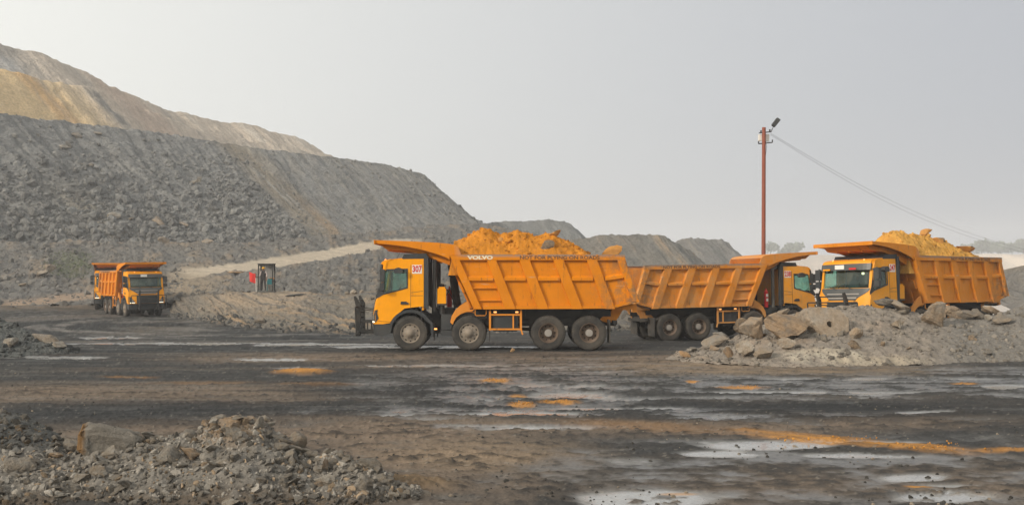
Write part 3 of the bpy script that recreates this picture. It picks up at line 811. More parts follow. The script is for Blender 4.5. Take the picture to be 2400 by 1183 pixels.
def make_tree(p, h, wd, seed):
    r = np.random.RandomState(seed)
    root = link('tree', None, None, p)
    MB().tube([(0, 0, -1), (0.1, 0, h * .3), (0, 0.1, h * .55)], [h * .035, h * .028, h * .015], 6).build('trunk', M['bark'], root)
    V, Q = [], []
    lobes = [(r.uniform(-.5, .5) * wd, r.uniform(-.5, .5) * wd, h * r.uniform(.45, .85), r.uniform(.25, .42) * wd) for _ in range(7)]
    for i in range(420):
        lx, ly, lz, lr = lobes[r.randint(7)]
        d = r.normal(size=3); d /= np.linalg.norm(d); c = np.array([lx, ly, lz]) + d * lr * r.uniform(.5, 1.0) * np.array([1, 1, .75])
        a = r.normal(size=3); a /= np.linalg.norm(a); b = np.cross(a, d); b /= np.linalg.norm(b) + 1e-6; w = r.uniform(.05, .1) * wd
        k = len(V); V += [c - a * w - b * w * .6, c + a * w - b * w * .6, c + a * w + b * w * .6, c - a * w + b * w * .6]; Q.append((k, k + 1, k + 2, k + 3))
    link('crown', fast_mesh('crown', V, Q, M['leaf'], False), root)
    return root
TREES = [(1806, 598, 690, 9.5, 9), (1862, 598, 700, 8.5, 11), (1838, 600, 705, 5.5, 8), (2300, 594, 720, 9.5, 12), (2322, 594, 730, 8, 12), (2346, 594, 720, 9, 13), (2372, 595, 730, 7.5, 12), (2398, 595, 715, 10.5, 11), (2424, 594, 730, 9, 13), (2278, 596, 740, 7, 12)]
TL = ["small hazy tree on the far bank just right of the red pole", "wider hazy tree on the far bank above the second truck's canopy", "low hazy bush between the two trees right of the pole"] + ["hazy tree, second from left in the line behind the right truck", "hazy tree, third from left in the line behind the right truck", "broad hazy tree in the middle of the line behind the right truck", "lower hazy tree right of the broad one behind the right truck", "tallest hazy tree at the photo's right edge", "hazy tree beyond the photo's right edge", "hazy tree, leftmost of the line above the right truck's tail"]
for i, (px, py, D, h, wd) in enumerate(TREES):
    D *= 1.5; h *= 1.5; wd *= 1.5; p = P(px, py, D); p[2] -= 1.0
    tag(make_tree(Vector(p), h, wd, 700 + i), TL[i], 'tree', None if i < 3 else 'distant trees behind the right truck')

# ------------------------------------------------------------------ text
def text_mesh(s, size, mat, bold=0.0, wide=1.0):
    cu = bpy.data.curves.new("lettering", 'FONT')
    cu.body = s; cu.size = size; cu.align_x = 'CENTER'; cu.align_y = 'CENTER'; cu.extrude = 0.002; cu.offset = bold; cu.resolution_u = 3
    o = bpy.data.objects.new("lettering", cu); COL.objects.link(o)
    me = bpy.data.meshes.new_from_object(o.evaluated_get(bpy.context.evaluated_depsgraph_get()))
    bpy.data.objects.remove(o); bpy.data.curves.remove(cu)
    me.transform(Matrix.Diagonal((wide, 1, 1, 1)))
    me.materials.clear(); me.materials.append(mat); me.name = "lettering"
    return me

# ------------------------------------------------------------------ dump trucks
# local frame: front towards -x, x = 0 at the first axle, z = 0 on the ground
def xf(z):
    return float(np.interp(z, [.5, .86, .92, 1.2, 1.47, 1.7, 2.05, 2.75, 3.0, 3.1, 3.17, 3.2], [-1.30, -1.34, -1.37, -1.37, -1.33, -1.29, -1.19, -1.09, -1.04, -.97, -.80, -.3]))

def front_patch(hw, z0, z1, off, thick=0.03, ny=12, nz=6, y0=None, y1=None):
    """a panel that follows the rounded cab front; hw(z): half width"""
    m = MB(); vs, fs = [], []
    for L in (off, off - thick):
        for i in range(nz + 1):
            z = z0 + (z1 - z0) * i / nz
            a = -hw(z) if y0 is None else (y0(z) if callable(y0) else y0)
            b = hw(z) if y1 is None else (y1(z) if callable(y1) else y1)
            for j in range(ny + 1):
                y = a + (b - a) * j / ny
                vs.append((xf(z) + 0.17 * (abs(y) / 1.2) ** 3.2 - L, y, z))
    W = ny + 1; N = W * (nz + 1)
    for i in range(nz):
        for j in range(ny):
            a = i * W + j
            fs += [(a, a + 1, a + W + 1, a + W), (N + a, N + a + W, N + a + W + 1, N + a + 1)]
    for i in range(nz):
        for j in (0, ny):
            a = i * W + j; fs.append((a, a + W, N + a + W, N + a))
    for j in range(ny):
        for i in (0, nz):
            a = i * W + j; fs.append((a, a + 1, N + a + 1, N + a))
    return m.add(vs, fs)

def xz_slab(x, x2, z0, z1, y0, y1): return MB().box(x, x2, y0, y1, z0, z1)

TYRE_F = [(.335, -.14), (.37, -.165), (.50, -.175), (.575, -.155), (.60, -.12), (.608, 0), (.60, .12), (.575, .155), (.50, .175), (.37, .165), (.335, .14)]
def lug(k, r, y): return (-0.016 if (k + (1 if y > 0 else 0)) % 2 else 0.0) if r > .57 and abs(y) > .05 else 0.0
def dual(prof): return [(r, y - .33) for r, y in prof] + [(r, y) for r, y in prof]
ME = {}
def build_truck_meshes():
    ME['tyre'] = MB().lathe(TYRE_F, 72, mod=lug).mesh('tyre', M['rubber'], False)
    d = MB(); d.lathe(TYRE_F, 72, mod=lug); d.lathe([(r, y - .36) for r, y in TYRE_F], 72, mod=lug)
    ME['dual_tyre'] = d.mesh('tyre', M['rubber'], False)
    ME['rim'] = MB().lathe([(.345, .15), (.335, .165), (.315, .15), (.305, .115), (.27, .115), (.20, .15), (.17, .15), (.165, .175), (.12, .18), (.105, .215), (.0, .22)], 40).mesh('rim', M['rim'], True)
    ME['rear_rim'] = MB().lathe([(.345, .15), (.335, .165), (.318, .15), (.30, .05), (.27, .0), (.19, -.01), (.18, .02), (.14, .03)], 40).mesh('rim', M['brownrim'], True)
    ME['hub'] = MB().lathe([(.13, -.02), (.13, .10), (.12, .115), (.06, .12), (.0, .12)], 24).mesh('hub', M['hub'], False)
    h = MB(); n = MB()
    for k in range(10):
        a = 2 * math.pi * k / 10
        h.lathe([(.033, .0), (.033, .010), (0, .012)], 8, (.262 * math.cos(a), .113, .262 * math.sin(a)))
        n.lathe([(.017, .0), (.017, .025), (0, .026)], 6, (.185 * math.cos(a), .148, .185 * math.sin(a)))
    ME['hole'] = h.mesh('hand_hole', M['hole']); ME['nut'] = n.mesh('wheel_nut', M['hub'])
    h = MB()
    for k in range(10):
        a = 2 * math.pi * k / 10
        h.lathe([(.025, .0), (.025, .012), (0, .013)], 8, (.235 * math.cos(a), -.004, .235 * math.sin(a)))
    ME['rear_hole'] = h.mesh('hand_hole', M['hole'])
    # --- tipper body
    b = MB()
    for s in (-1, 1):
        b.prism([(2.18, 1.43), (6.96, 1.46), (7.88, 1.68), (7.42, 3.2), (1.40, 3.2)], s * 1.20, s * 1.25)
    b.add([(2.18, -1.2, 1.43), (6.96, -1.2, 1.46), (7.9, -1.2, 1.68), (2.18, 1.2, 1.43), (6.96, 1.2, 1.46), (7.9, 1.2, 1.68),
           (2.18, -1.2, 1.50), (6.96, -1.2, 1.53), (7.9, -1.2, 1.75), (2.18, 1.2, 1.50), (6.96, 1.2, 1.53), (7.9, 1.2, 1.75)],
          [(0, 1, 4, 3), (1, 2, 5, 4), (6, 9, 10, 7), (7, 10, 11, 8), (2, 8, 11, 5), (0, 3, 9, 6)])
    b.prism([(2.18, 1.43), (1.38, 3.2), (1.45, 3.2), (2.25, 1.43)], -1.2, 1.2)
    ME['body'] = b.mesh('dump_body', M['orange'])
    for k, (ta, tb, ba, bb, dp) in enumerate([(1.40, 1.74, 2.19, 2.50, .12), (2.62, 3.0, 3.24, 3.67, .115), (3.74, 4.15, 4.37, 4.80, .115), (4.91, 5.32, 5.56, 5.98, .115), (6.06, 6.48, 6.72, 7.10, .115), (7.12, 7.425, 7.66, 7.93, .125)]):
        for s in (-1, 1):
            m = MB(); z0 = 1.44 if k < 5 else 1.68
            c = .035
            y0, y1 = 1.25, 1.25 + dp
            # trapezoid section: sloped flanks
            m.add([(ta, s * y0, 3.12), (tb, s * y0, 3.12), (bb, s * y0, z0), (ba, s * y0, z0), (ta + c, s * y1, 3.12), (tb - c, s * y1, 3.12), (bb - c, s * y1, z0), (ba + c, s * y1, z0)],
                  [(0, 1, 2, 3), (4, 7, 6, 5), (0, 4, 5, 1), (1, 5, 6, 2), (2, 6, 7, 3), (3, 7, 4, 0)])
            ME['rib', k, s] = m.mesh('rib', M['orange'])
    lean = lambda z: (3.12 - z) * .385
    bays = [(1.74, 2.62), (3.0, 3.74), (4.15, 4.91), (5.32, 6.06), (6.48, 7.12)]
    for k, (xa, xb) in enumerate(bays):
        for s in (-1, 1):
            ME['rail', k, s] = []
            for zz, hh, pr in [(2.49, .075, .10)] + ([(2.16, .02, .08), (1.74, .02, .08)] if k == 0 else []):
                m = MB()
                sl = 0.0 if k < 4 else 0.10
                xs, xe = xa + lean(zz), xb + lean(zz)
                t = hh * 1.2
                m.add([(xs, s * 1.25, zz - hh), (xe, s * 1.25, zz - hh + sl), (xe, s * 1.25, zz + t + sl), (xs, s * 1.25, zz + t),
                       (xs, s * (1.25 + pr), zz - hh), (xe, s * (1.25 + pr), zz - hh + sl), (xe, s * (1.25 + pr), zz + hh * .25 + sl), (xs, s * (1.25 + pr), zz + hh * .25)],
                      [(0, 1, 2, 3), (4, 7, 6, 5), (0, 4, 5, 1), (1, 5, 6, 2), (2, 6, 7, 3), (3, 7, 4, 0)])
                ME['rail', k, s].append(m.mesh('rail', M['orange']))
    for s in (-1, 1):
        m = MB(); m.prism([(1.44, 3.123), (7.425, 3.123), (7.40, 3.29), (1.36, 3.29)], s * 1.248, s * 1.375)
        m.prism([(1.36, 3.292), (7.40, 3.292), (7.40, 3.315), (1.40, 3.315)], s * 1.2, s * 1.385)
        ME['top', s] = m.mesh('top_rail', M['orange'])
        m = MB(); m.prism([(2.52, 1.43), (6.96, 1.455), (7.80, 1.665), (7.78, 1.74), (6.94, 1.56), (2.50, 1.55)], s * 1.252, s * 1.33)
        ME['sole', s] = m.mesh('bottom_rail', M['orange'])
    top = [(-1.215, 3.81), (-.4, 3.785), (.3, 3.755), (.9, 3.725), (1.3, 3.69), (1.52, 3.65), (1.66, 3.56), (1.74, 3.36), (1.74, 3.30)]
    bot = [(1.36, 3.30), (1.36, 3.14), (1.24, 3.215), (.94, 3.325), (.46, 3.465), (-.19, 3.595), (-.8, 3.665), (-1.215, 3.69)]
    m = MB(); m.prism(top + bot, -1.345, -1.30); m.prism(top + bot, 1.30, 1.345)
    m.prism([(x, z) for x, z in top[:7]] + [(1.45, 3.30), (1.42, 3.3), (1.42, 3.55), (1.2, 3.60), (.8, 3.64), (.0, 3.70), (-1.18, 3.74)], -1.30, 1.30)
    m.box(-1.235, -1.20, -1.40, 1.40, 3.67, 3.815)
    ME['canopy'] = m.mesh('canopy', M['orange'])
    m = MB(); m.prism([(-1.12, 3.70), (-.85, 3.50), (-.1, 3.44), (.5, 3.30), (1.0, 3.08), (1.35, 2.95), (1.40, 3.2), (1.2, 3.45), (.5, 3.6)], -1.02, 1.02)
    for y in (-.6, 0, .6): m.prism([(-.86, 3.49), (-.1, 3.43), (.5, 3.29), (1.0, 3.07), (1.02, 3.02), (.5, 3.24), (-.1, 3.39), (-.84, 3.45)], y - .03, y + .03)
    ME['under'] = m.mesh('canopy_underside', M['orange'])
    # headboard stiffeners and hinge brackets
    ME['stiff'] = [MB().prism([(2.12, 1.45), (1.36, 3.12), (1.29, 3.12), (2.05, 1.45)], y - .08, y + .08).mesh('headboard_stiffener', M['orange']) for y in (-.75, .75)]
    ME['stiff'].append(MB().prism([(1.88, 2.02), (1.72, 2.36), (1.64, 2.33), (1.80, 2.0)], -1.1, 1.1).mesh('headboard_beam', M['orange']))
    ME['hinge'] = []
    for y in (-.95, .95):
        m = MB(); m.prism([(7.0, 1.42), (7.86, 1.62), (7.86, 1.32), (7.74, 1.30), (7.70, 1.42), (7.3, 1.38)], y - .04, y + .04)
        m.prism([(6.6, 1.02), (7.0, 1.42), (7.5, 1.48), (7.2, 1.0), (6.9, .92)], y * .5 - .05, y * .5 + .05)
        m.box(7.0, 7.1, min(y * .5, y), max(y * .5, y), 1.36, 1.42)
        ME['hinge'].append(m.mesh('tail_hinge', M['brace']))
    # --- mudguard bracket over the second axle
    for s in (-1, 1):
        out = [(1.38, .98), (1.42, 1.18), (1.55, 1.40), (1.72, 1.56), (1.98, 1.72), (2.06, 1.42), (2.22, 1.43), (2.14, 1.36), (1.93, 1.34), (1.74, 1.27), (1.58, 1.14), (1.50, 1.0), (1.46, .9)]
        m = MB(); m.prism(out, s * 1.12, s * 1.20)
        arc = [(2.03 + .70 * math.cos(a), .60 + .72 * math.sin(a)) for a in np.linspace(math.radians(152), math.radians(75), 9)]
        arc2 = [(2.03 + .72 * math.cos(a), .60 + .745 * math.sin(a)) for a in np.linspace(math.radians(152), math.radians(75), 9)]
        m.prism(arc2 + arc[::-1], s * .85, s * 1.115)
        ME['fender2', s] = m.mesh('wheel_guard', M['brace'])
        m = MB(); p = [(2.24, 1.41), (2.24, 1.24), (2.28, 1.21), (2.58, 1.21), (2.62, 1.25), (2.62, 1.41)]
        m.tube([(a, s * 1.2, b) for a, b in p], .018, 6); ME['step', s] = m.mesh('step', M['brace'])
        # side guard frame
        m = MB(); y = s * 1.18
        for x in (2.75, 3.82): m.box(x - .035, x + .035, min(y - .03, y + .03), max(y - .03, y + .03), .70, 1.40)
        m.box(3.53, 3.58, min(y - .02, y + .02), max(y - .02, y + .02), .75, 1.24)
        for z in (1.24, .74): m.box(2.785, 3.785, min(y - .022, y + .022), max(y - .022, y + .022), z - .028, z + .028)
        m.bar((3.83, y, .72), (3.88, y, .55), .06, .05)
        ME['guard', s] = m.mesh('side_guard', M['brace'])
        m = MB(); p = [(2.84, .72), (2.88, .66), (3.68, .66), (3.72, .72), (3.72, 1.16), (3.66, 1.22), (2.90, 1.22), (2.84, 1.16)]
        m.prism(p, s * .72, s * 1.12)
        for x in (3.05, 3.5): m.prism([(x, .645), (x + .05, .645), (x + .05, 1.235), (x, 1.235)], s * .71, s * 1.132)
        ME['tank', s] = m.mesh('fuel_tank', M['plastic'])
        m = MB(); m.box(1.06, 1.42, min(s * .75, s * 1.14), max(s * .75, s * 1.14), .72, 1.25); m.box(1.04, 1.44, min(s * .74, s * 1.13), max(s * .74, s * 1.13), .50, .70)
        ME['battery', s] = m.mesh('battery_box', M['plastic'])
        # first axle mudguard
        outer = [(.03 - .02 + .78 * math.cos(a), .62 + .80 * math.sin(a)) for a in np.linspace(math.radians(158), math.radians(35), 14)] + [(.78, .95), (.80, .50)]
        inner = [(.72, .50), (.69, .92)] + [(.0 + .67 * math.cos(a), .62 + .70 * math.sin(a)) for a in np.linspace(math.radians(35), math.radians(160), 14)]
        m = MB(); m.prism(outer + inner, s * .88, s * 1.235); ME['fender1', s] = m.mesh('mudguard', M['plastic'])
        ME['flap', s] = [MB().box(a, b, min(s * c, s * d), max(s * c, s * d), e, f).mesh('mud_flap', M['rubber']) for a, b, c, d, e, f in ((6.88, 6.92, .55, 1.2, .25, 1.05), (.80, .83, .8, 1.18, .35, .95), (2.72, 2.74, .85, 1.15, .3, .9))]
    # --- chassis, axles, springs
    m = MB()
    for y in (-.43, .43):
        m.box(-1.1, 7.2, y - .05, y + .05, .82, 1.10); m.box(1.6, 7.3, y - .06, y + .06, 1.102, 1.40)
        for x in (0, 2.03): m.prism([(x - .6, .80), (x, .62), (x + .6, .80), (x + .6, .84), (x, .70), (x - .6, .84)], y - .16, y - .06 if y < 0 else y + .02)
        m.prism([(4.5, .62), (5.48, .98), (6.45, .62), (6.45, .74), (5.48, 1.12), (4.5, .74)], y - .05 + .15 * np.sign(y), y + .05 + .15 * np.sign(y))
    for x in (1.0, 2.9, 4.3, 5.5, 7.1): m.box(x - .06, x + .06, -.38, .38, .86, 1.06)
    for x in (0, 2.03, 4.77, 6.19): m.tube([(x, -.95, .6), (x, .95, .6)], .075, 10)
    for x in (4.77, 6.19): m.lathe([(0, -.22), (.2, -.2), (.27, 0), (.2, .2), (0, .22)], 16, (x, 0, .6))
    m.box(-.7, 1.0, -.36, .36, .55, 1.25); m.tube([(1.0, 0, .85), (4.6, 0, .65)], .06, 8); m.box(4.0, 7.0, -.62, .62, 1.16, 1.40); m.box(7.05, 7.2, -.85, .85, .88, 1.02)
    m.tube([(3.0, -.55, .95), (4.1, -.55, .95)], .14, 10); m.tube([(3.0, .55, .95), (4.1, .55, .95)], .14, 10)
    ME['chassis'] = m.mesh('chassis', M['black'])
    # --- between cab and body
    m = MB(); m.tube([(1.60, 0, 1.45), (1.52, 0, 1.9), (1.44, 0, 2.5)], .145, 14); m.tube([(1.44, 0, 2.5), (1.34, 0, 3.05)], .125, 14); m.box(1.28, 1.52, -.3, .3, 2.55, 2.66)
    ME['hoist'] = m.mesh('hoist_cylinder', M['black'], False)
    m = MB(); m.box(.92, 1.22, -1.0, -.62, 1.62, 2.14); m.box(.96, 1.18, -.97, -.65, 2.141, 2.20); ME['oil'] = m.mesh('oil_tank', M['yellow'])
    m = MB(); m.tube([(1.07, -.82, 2.2), (1.07, -.82, 2.30)], .08, 10); m.tube([(1.07, -.85, 1.25), (1.07, -.85, 1.62)], .10, 10); m.box(.90, 1.24, -1.01, -.61, 1.55, 1.615)
    m.tube([(1.22, -.8, 1.9), (1.4, -.7, 2.2), (1.5, -.3, 1.6)], .02, 6); m.tube([(1.05, -.6, 2.3), (1.3, -.3, 2.0), (1.55, -.1, 1.5)], .018, 6)
    ME['oilfit'] = m.mesh('tank_fitting', M['black'])
    m = MB(); m.tube([(.82, -1.0, 1.35), (.80, -1.0, 1.7), (.84, -1.0, 2.9), (.85, -1.0, 3.08), (.83, -1.0, 3.14)], [.085, .07, .07, .07, .05], 12); ME['intake'] = m.mesh('air_intake', M['black'])
    m = MB(); m.tube([(.88, .95, 1.30), (.86, .95, 1.5), (.86, .95, 3.0), (.80, .95, 3.10), (.66, .95, 3.14)], [.09, .075, .075, .085, .085], 14); ME['exhaust'] = m.mesh('exhaust_stack', M['tin'])
    m = MB(); m.tube([(1.25, 1.0, 1.35), (1.25, 1.0, 2.05), (1.25, 1.0, 2.12)], [.09, .09, .04], 12); m.tube([(1.25, 1.0, 2.12), (1.25, 1.0, 2.2)], .03, 8); ME['ext'] = m.mesh('fire_extinguisher', M['red'])
    m = MB(); m.box(1.20, 1.30, 1.085, 1.10, 1.62, 1.75); m.box(1.20, 1.30, 1.085, 1.10, 1.82, 1.95); ME['extlab'] = m.mesh('extinguisher_label', M['white'])
    m = MB(); m.box(.7, 1.5, -.5, .5, 1.2, 1.45); m.box(.75, 1.2, .55, 1.05, 1.05, 1.35); ME['gear'] = m.mesh('pump_housing', M['black'])
    # --- cab
    side = [(-1.05, 2.05), (-.93, 2.99), (-.86, 3.09), (-.28, 3.16), (.46, 3.17), (.46, 1.52), (.30, 1.52), (-.20, 1.46), (-.42, 1.28), (-.62, .97), (-.95, .92), (-1.20, .92), (-1.20, 1.5), (-1.14, 1.75)]
    win = [(-.885, 2.70), (-.78, 2.79), (-.105, 2.81), (-.105, 2.17), (-.90, 1.96), (-.965, 2.03)]
    tuck = lambda m: MB().add([(x, y * (1 - .028 * max(0, z - 1.3)), z) for x, y, z in m.v], m.f)
    m = MB()
    for s in (-1, 1): m.prism(side, s * 1.17, s * 1.225, [win])
    m.prism([(-1.03, 2.98), (-.98, 3.07), (-.86, 3.13), (-.28, 3.20), (.46, 3.215), (.46, 3.16), (-.28, 3.14), (-.85, 3.06), (-.95, 2.95)], -1.19, 1.19)
    m.box(.40, .462, -1.17, 1.17, 1.4, 3.17)
    m = tuck(m)
    for s in (-1, 1):
        a, c = (1.07, 1.20) if s > 0 else (-1.20, -1.07)
        q = front_patch(None, 2.03, 3.02, .005, .06, 3, 5, a, c); m.add(q.v, q.f)
    q = front_patch(lambda z: 1.20, .92, 2.05, 0, .05, 20, 12); m.add(q.v, q.f)
    q = front_patch(lambda z: 1.18, 2.98, 3.16, 0, .05, 20, 5); m.add(q.v, q.f)
    ME['cab'] = m.mesh('cab', M['yellow'])
    m = MB(); m.box(-1.1, .40, -1.15, 1.15, 1.0, 1.08); m.prism([(-1.12, 1.1), (-1.08, 2.0), (-.85, 2.06), (-.68, 1.9), (-.72, 1.1)], -1.1, 1.1); m.box(.36, .40, -1.14, 1.14, 1.1, 2.9)
    for y in (-.55, .55): m.box(-.35, .15, y - .26, y + .26, 1.08, 1.62); m.prism([(.02, 1.6), (.14, 2.35), (.26, 2.35), (.2, 1.6)], y - .24, y + .24); m.box(.12, .24, y - .14, y + .14, 2.36, 2.56)
    ME['interior'] = m.mesh('cab_interior', M['seat'])
    m = MB(); cc = Vector((-.58, .55, 2.02)); ring = []
    for k in range(17):
        a = 2 * math.pi * k / 16; ring.append(cc + Vector((.10 * math.sin(a), .22 * math.cos(a), .19 * math.sin(a))))
    m.tube(ring, .016, 6, False); m.tube([cc, cc + Vector((-.2, 0, -.25))], .03, 6); m.bar(ring[0], ring[8], .03, .02)
    ME['wheel'] = m.mesh('steering_wheel', M['black'])
    m = front_patch(lambda z: 1.08, 2.03, 2.80, -.01, .012, 14, 4); ME['screen'] = m.mesh('windscreen', M['glass'], True)
    for s in (-1, 1):
        m = MB(); m.prism([(x, z) for x, z in win], s * 1.185, s * 1.195); ME['pane', s] = tuck(m).mesh('side_window', M['glass'])
        m = MB(); big = [(-.86, 2.72), (-.77, 2.765), (-.13, 2.785), (-.13, 2.19), (-.5, 2.09), (-.87, 1.99), (-.94, 2.05)]
        rim_ = [(-1.10, 2.06), (-.925, 2.72), (-.80, 2.815), (-.085, 2.835), (-.085, 2.155), (-.60, 2.015), (-.93, 1.93), (-1.19, 1.78), (-1.19, 1.90)]
        m.prism(rim_, s * 1.222, s * 1.236, [big]); ME['wframe', s] = tuck(m).mesh('window_frame', M['plastic'])
        # main and wide angle mirrors
        m = MB(); y = s * 1.38
        m.box(-1.02, -.86, min(y - .11, y + .13), max(y - .11, y + .13), 2.38, 2.80); m.box(-1.02, -.87, min(y - .11, y + .13), max(y - .11, y + .13), 2.08, 2.33)
        m.bar((-.98, s * 1.18, 2.75), (-.95, y, 2.82), .05, .04); m.bar((-.98, s * 1.2, 2.08), (-.95, y, 2.06), .05, .04); m.bar((-.93, y, 2.05), (-.93, y, 2.82), .04, .04)
        ME['mirror', s] = m.mesh('mirror', M['plastic'])
        m = MB(); m.prism([(-.56, 2.72), (-.50, 2.84), (-.38, 2.87), (-.27, 2.82), (-.24, 2.70), (-.32, 2.66), (-.50, 2.67)], s * 1.22, s * 1.42); ME['kerbmirror', s] = m.mesh('kerb_mirror', M['plastic'])
        m = MB(); m.box(-.33, -.06, min(s * 1.222, s * 1.25), max(s * 1.222, s * 1.25), 1.60, 1.66); m.box(-.32, -.12, min(s * 1.222, s * 1.24), max(s * 1.222, s * 1.24), 1.66, 1.70); ME['handle', s] = m.mesh('door_handle', M['plastic'])
        m = MB()
        for a, b_ in (((.016, 1.47), (.016, 2.95)), ((.02, 2.0), (.44, 2.06)), ((.02, 1.90), (.44, 1.90)), ((-1.1, 1.02), (-.62, .99))): m.bar((a[0], s * 1.215, a[1]), (b_[0], s * 1.215, b_[1]), .030, .014)
        m.bar((-.95, s * 1.21, 2.92), (.0, s * 1.20, 2.95), .02, .02)
        ME['seam', s] = tuck(m).mesh('door_seam', M['ink'])
        m = MB(); m.prism([(.47, 3.27), (.47, 1.50), (.62, 1.40), (.62, 3.27)], s * 1.02, s * 1.21); ME['extender', s] = m.mesh('side_extender', M['plastic'])
        # headlight: dark triangular housing with lenses and a lit strip
        m = front_patch(None, .96, 1.40, .015, .02, 5, 5, (lambda z: .80 + .32 * sstep(.95, 1.4, z) * .8) if s > 0 else (lambda z: -1.17), (lambda z: 1.17) if s > 0 else (lambda z: -(.80 + .32 * sstep(.95, 1.4, z) * .8)))
        ME['headlight', s] = m.mesh('headlight', M['plastic'])
        ME['sidelamp', s] = MB().prism([(-1.195, 1.40), (-1.12, 1.42), (-1.145, 1.30), (-1.09, 1.12), (-1.195, .97)], s * 1.21, s * 1.24).mesh('headlight_side', M['plastic'])
        m = front_patch(None, 1.06, 1.22, .032, .02, 3, 3, .92 if s > 0 else -1.06, 1.06 if s > 0 else -.92); ME['lens', s] = m.mesh('lamp_lens', M['lens'])
        m = front_patch(None, .97, 1.01, .03, .02, 5, 2, .82 if s > 0 else -1.14, 1.14 if s > 0 else -.82); ME['drl', s] = m.mesh('running_light', M['drl'])
    m = MB(); m.prism([(-.29, 3.19), (-.22, 3.33), (.56, 3.36), (.57, 3.09), (.48, 3.05), (-.14, 3.05)], -1.16, 1.16); ME['deflector'] = m.mesh('roof_deflector', M['plastic'])
    m = front_patch(lambda z: 1.16, 2.74, 2.99, .13, .05, 16, 3); ME['visor'] = m.mesh('sun_visor', M['cowl'])
    m = front_patch(lambda z: .62 + .50 * float(sstep(1.55, 2.0, z)), 1.58, 2.04, .02, .03, 18, 7); ME['cowl'] = m.mesh('front_cowl', M['cowl'])
    m = front_patch(lambda z: .75, 1.80, 1.845, .035, .02, 12, 1); m2 = front_patch(lambda z: .66, 1.64, 1.70, .035, .02, 12, 1); m.add(m2.v, m2.f); ME['trim'] = m.mesh('bright_strip', M['hub'])
    m = MB()
    for y in (-.45, .3): m.tube([(xf(2.0) - .04, y, 2.0), (xf(2.2) - .03, y + .35, 2.12), (xf(2.2) - .03, y + .55, 2.13)], .014, 6)
    ME['wiper'] = m.mesh('wiper', M['black'])
    m = front_patch(lambda z: .70, .94, 1.50, .015, .03, 10, 3)
    ME['grille'] = m.mesh('grille', M['plastic'])
    for k in range(6):
        z = 1.0 + k * .09
        ME['slat', k] = front_patch(lambda z: .66, z, z + .035, .05, .034, 10, 1).mesh('grille_slat', M['cowl'])
    m = front_patch(lambda z: 1.19, .52, .90, .03, .22, 20, 4)
    m2 = MB()
    for s in (-1, 1): m2.prism([(-1.2, .55), (-1.2, .91), (-.62, .93), (-.68, .60), (-.95, .50)], s * .9, s * 1.21)
    m.add(m2.v, m2.f); ME['bumper'] = m.mesh('bumper', M['plastic'])
    ME['rooflamp'] = [MB().lathe([(.03, -.02), (.035, 0), (.0, .03)], 8, (-.9, y, 3.13)).mesh('roof_lamp', M['lamp']) for y in (-.75, .72)]
    m = MB(); m.tube([(-.6, .2, 3.14), (-.6, .2, 3.20)], [.05, .02], 8); m.tube([(-.6, .2, 3.2), (-.45, .2, 3.5)], .006, 4); ME['aerial'] = m.mesh('aerial', M['black'])
    # --- bull bar
    for s in (-1, 1):
        y = s * .63
        m = MB(); m.prism([(-1.96, .48), (-1.96, 1.56), (-2.03, 1.86), (-1.96, 1.88), (-1.79, 1.60), (-1.79, .48)], y - .045, y + .045); ME['post', s] = m.mesh('post', M['black'])
    ME['bars'] = [MB().tube([(-1.88, -.62, z), (-1.88, .62, z)], .024, 8).mesh('cross_bar', M['black']) for z in (.74, .92, 1.10, 1.28, 1.40)]
    ME['bars'].append(MB().tube([(-1.9, -.6, 1.72), (-1.9, .6, 1.72)], .026, 8).mesh('cross_bar', M['black']))
    ME['hoop'] = MB().tube([(-1.9, -1.16, 1.5), (-1.9, 1.16, 1.5), (-1.9, 1.18, 1.47), (-1.86, 1.16, .56), (-1.86, 1.13, .53), (-1.86, -1.13, .53), (-1.86, -1.16, .56), (-1.9, -1.18, 1.47), (-1.9, -1.16, 1.5)], .026, 8).mesh('bull_bar', M['black'])
    m = MB()
    for y in (-.6, .6): m.bar((-1.80, y, .60), (-1.1, y, .62), .07, .09); m.bar((-1.80, y, .96), (-1.25, y, .98), .05, .05); m.bar((-1.8, y, 1.42), (-1.36, y, 1.36), .03, .03); m.bar((-1.55, y, .55), (-1.55, y, .98), .05, .05)
    m.lathe([(0, -.1), (.08, -.1), (.08, .1), (0, .1)], 10, (-1.87, -.72, .58))
    ME['mount'] = m.mesh('bull_bar_mount', M['black'])
    m = MB(); m.box(-1.93, -1.905, -.26, .26, .60, .71); ME['plate'] = m.mesh('number_plate', M['white'])
build_truck_meshes()
ME['warn'] = text_mesh("NOT FOR PLYING ON ROADS", .165, M['ink'], .003, 1.24)
ME['maker'] = text_mesh("VOLVO", .165, M['paleprint'], .010, 1.55)

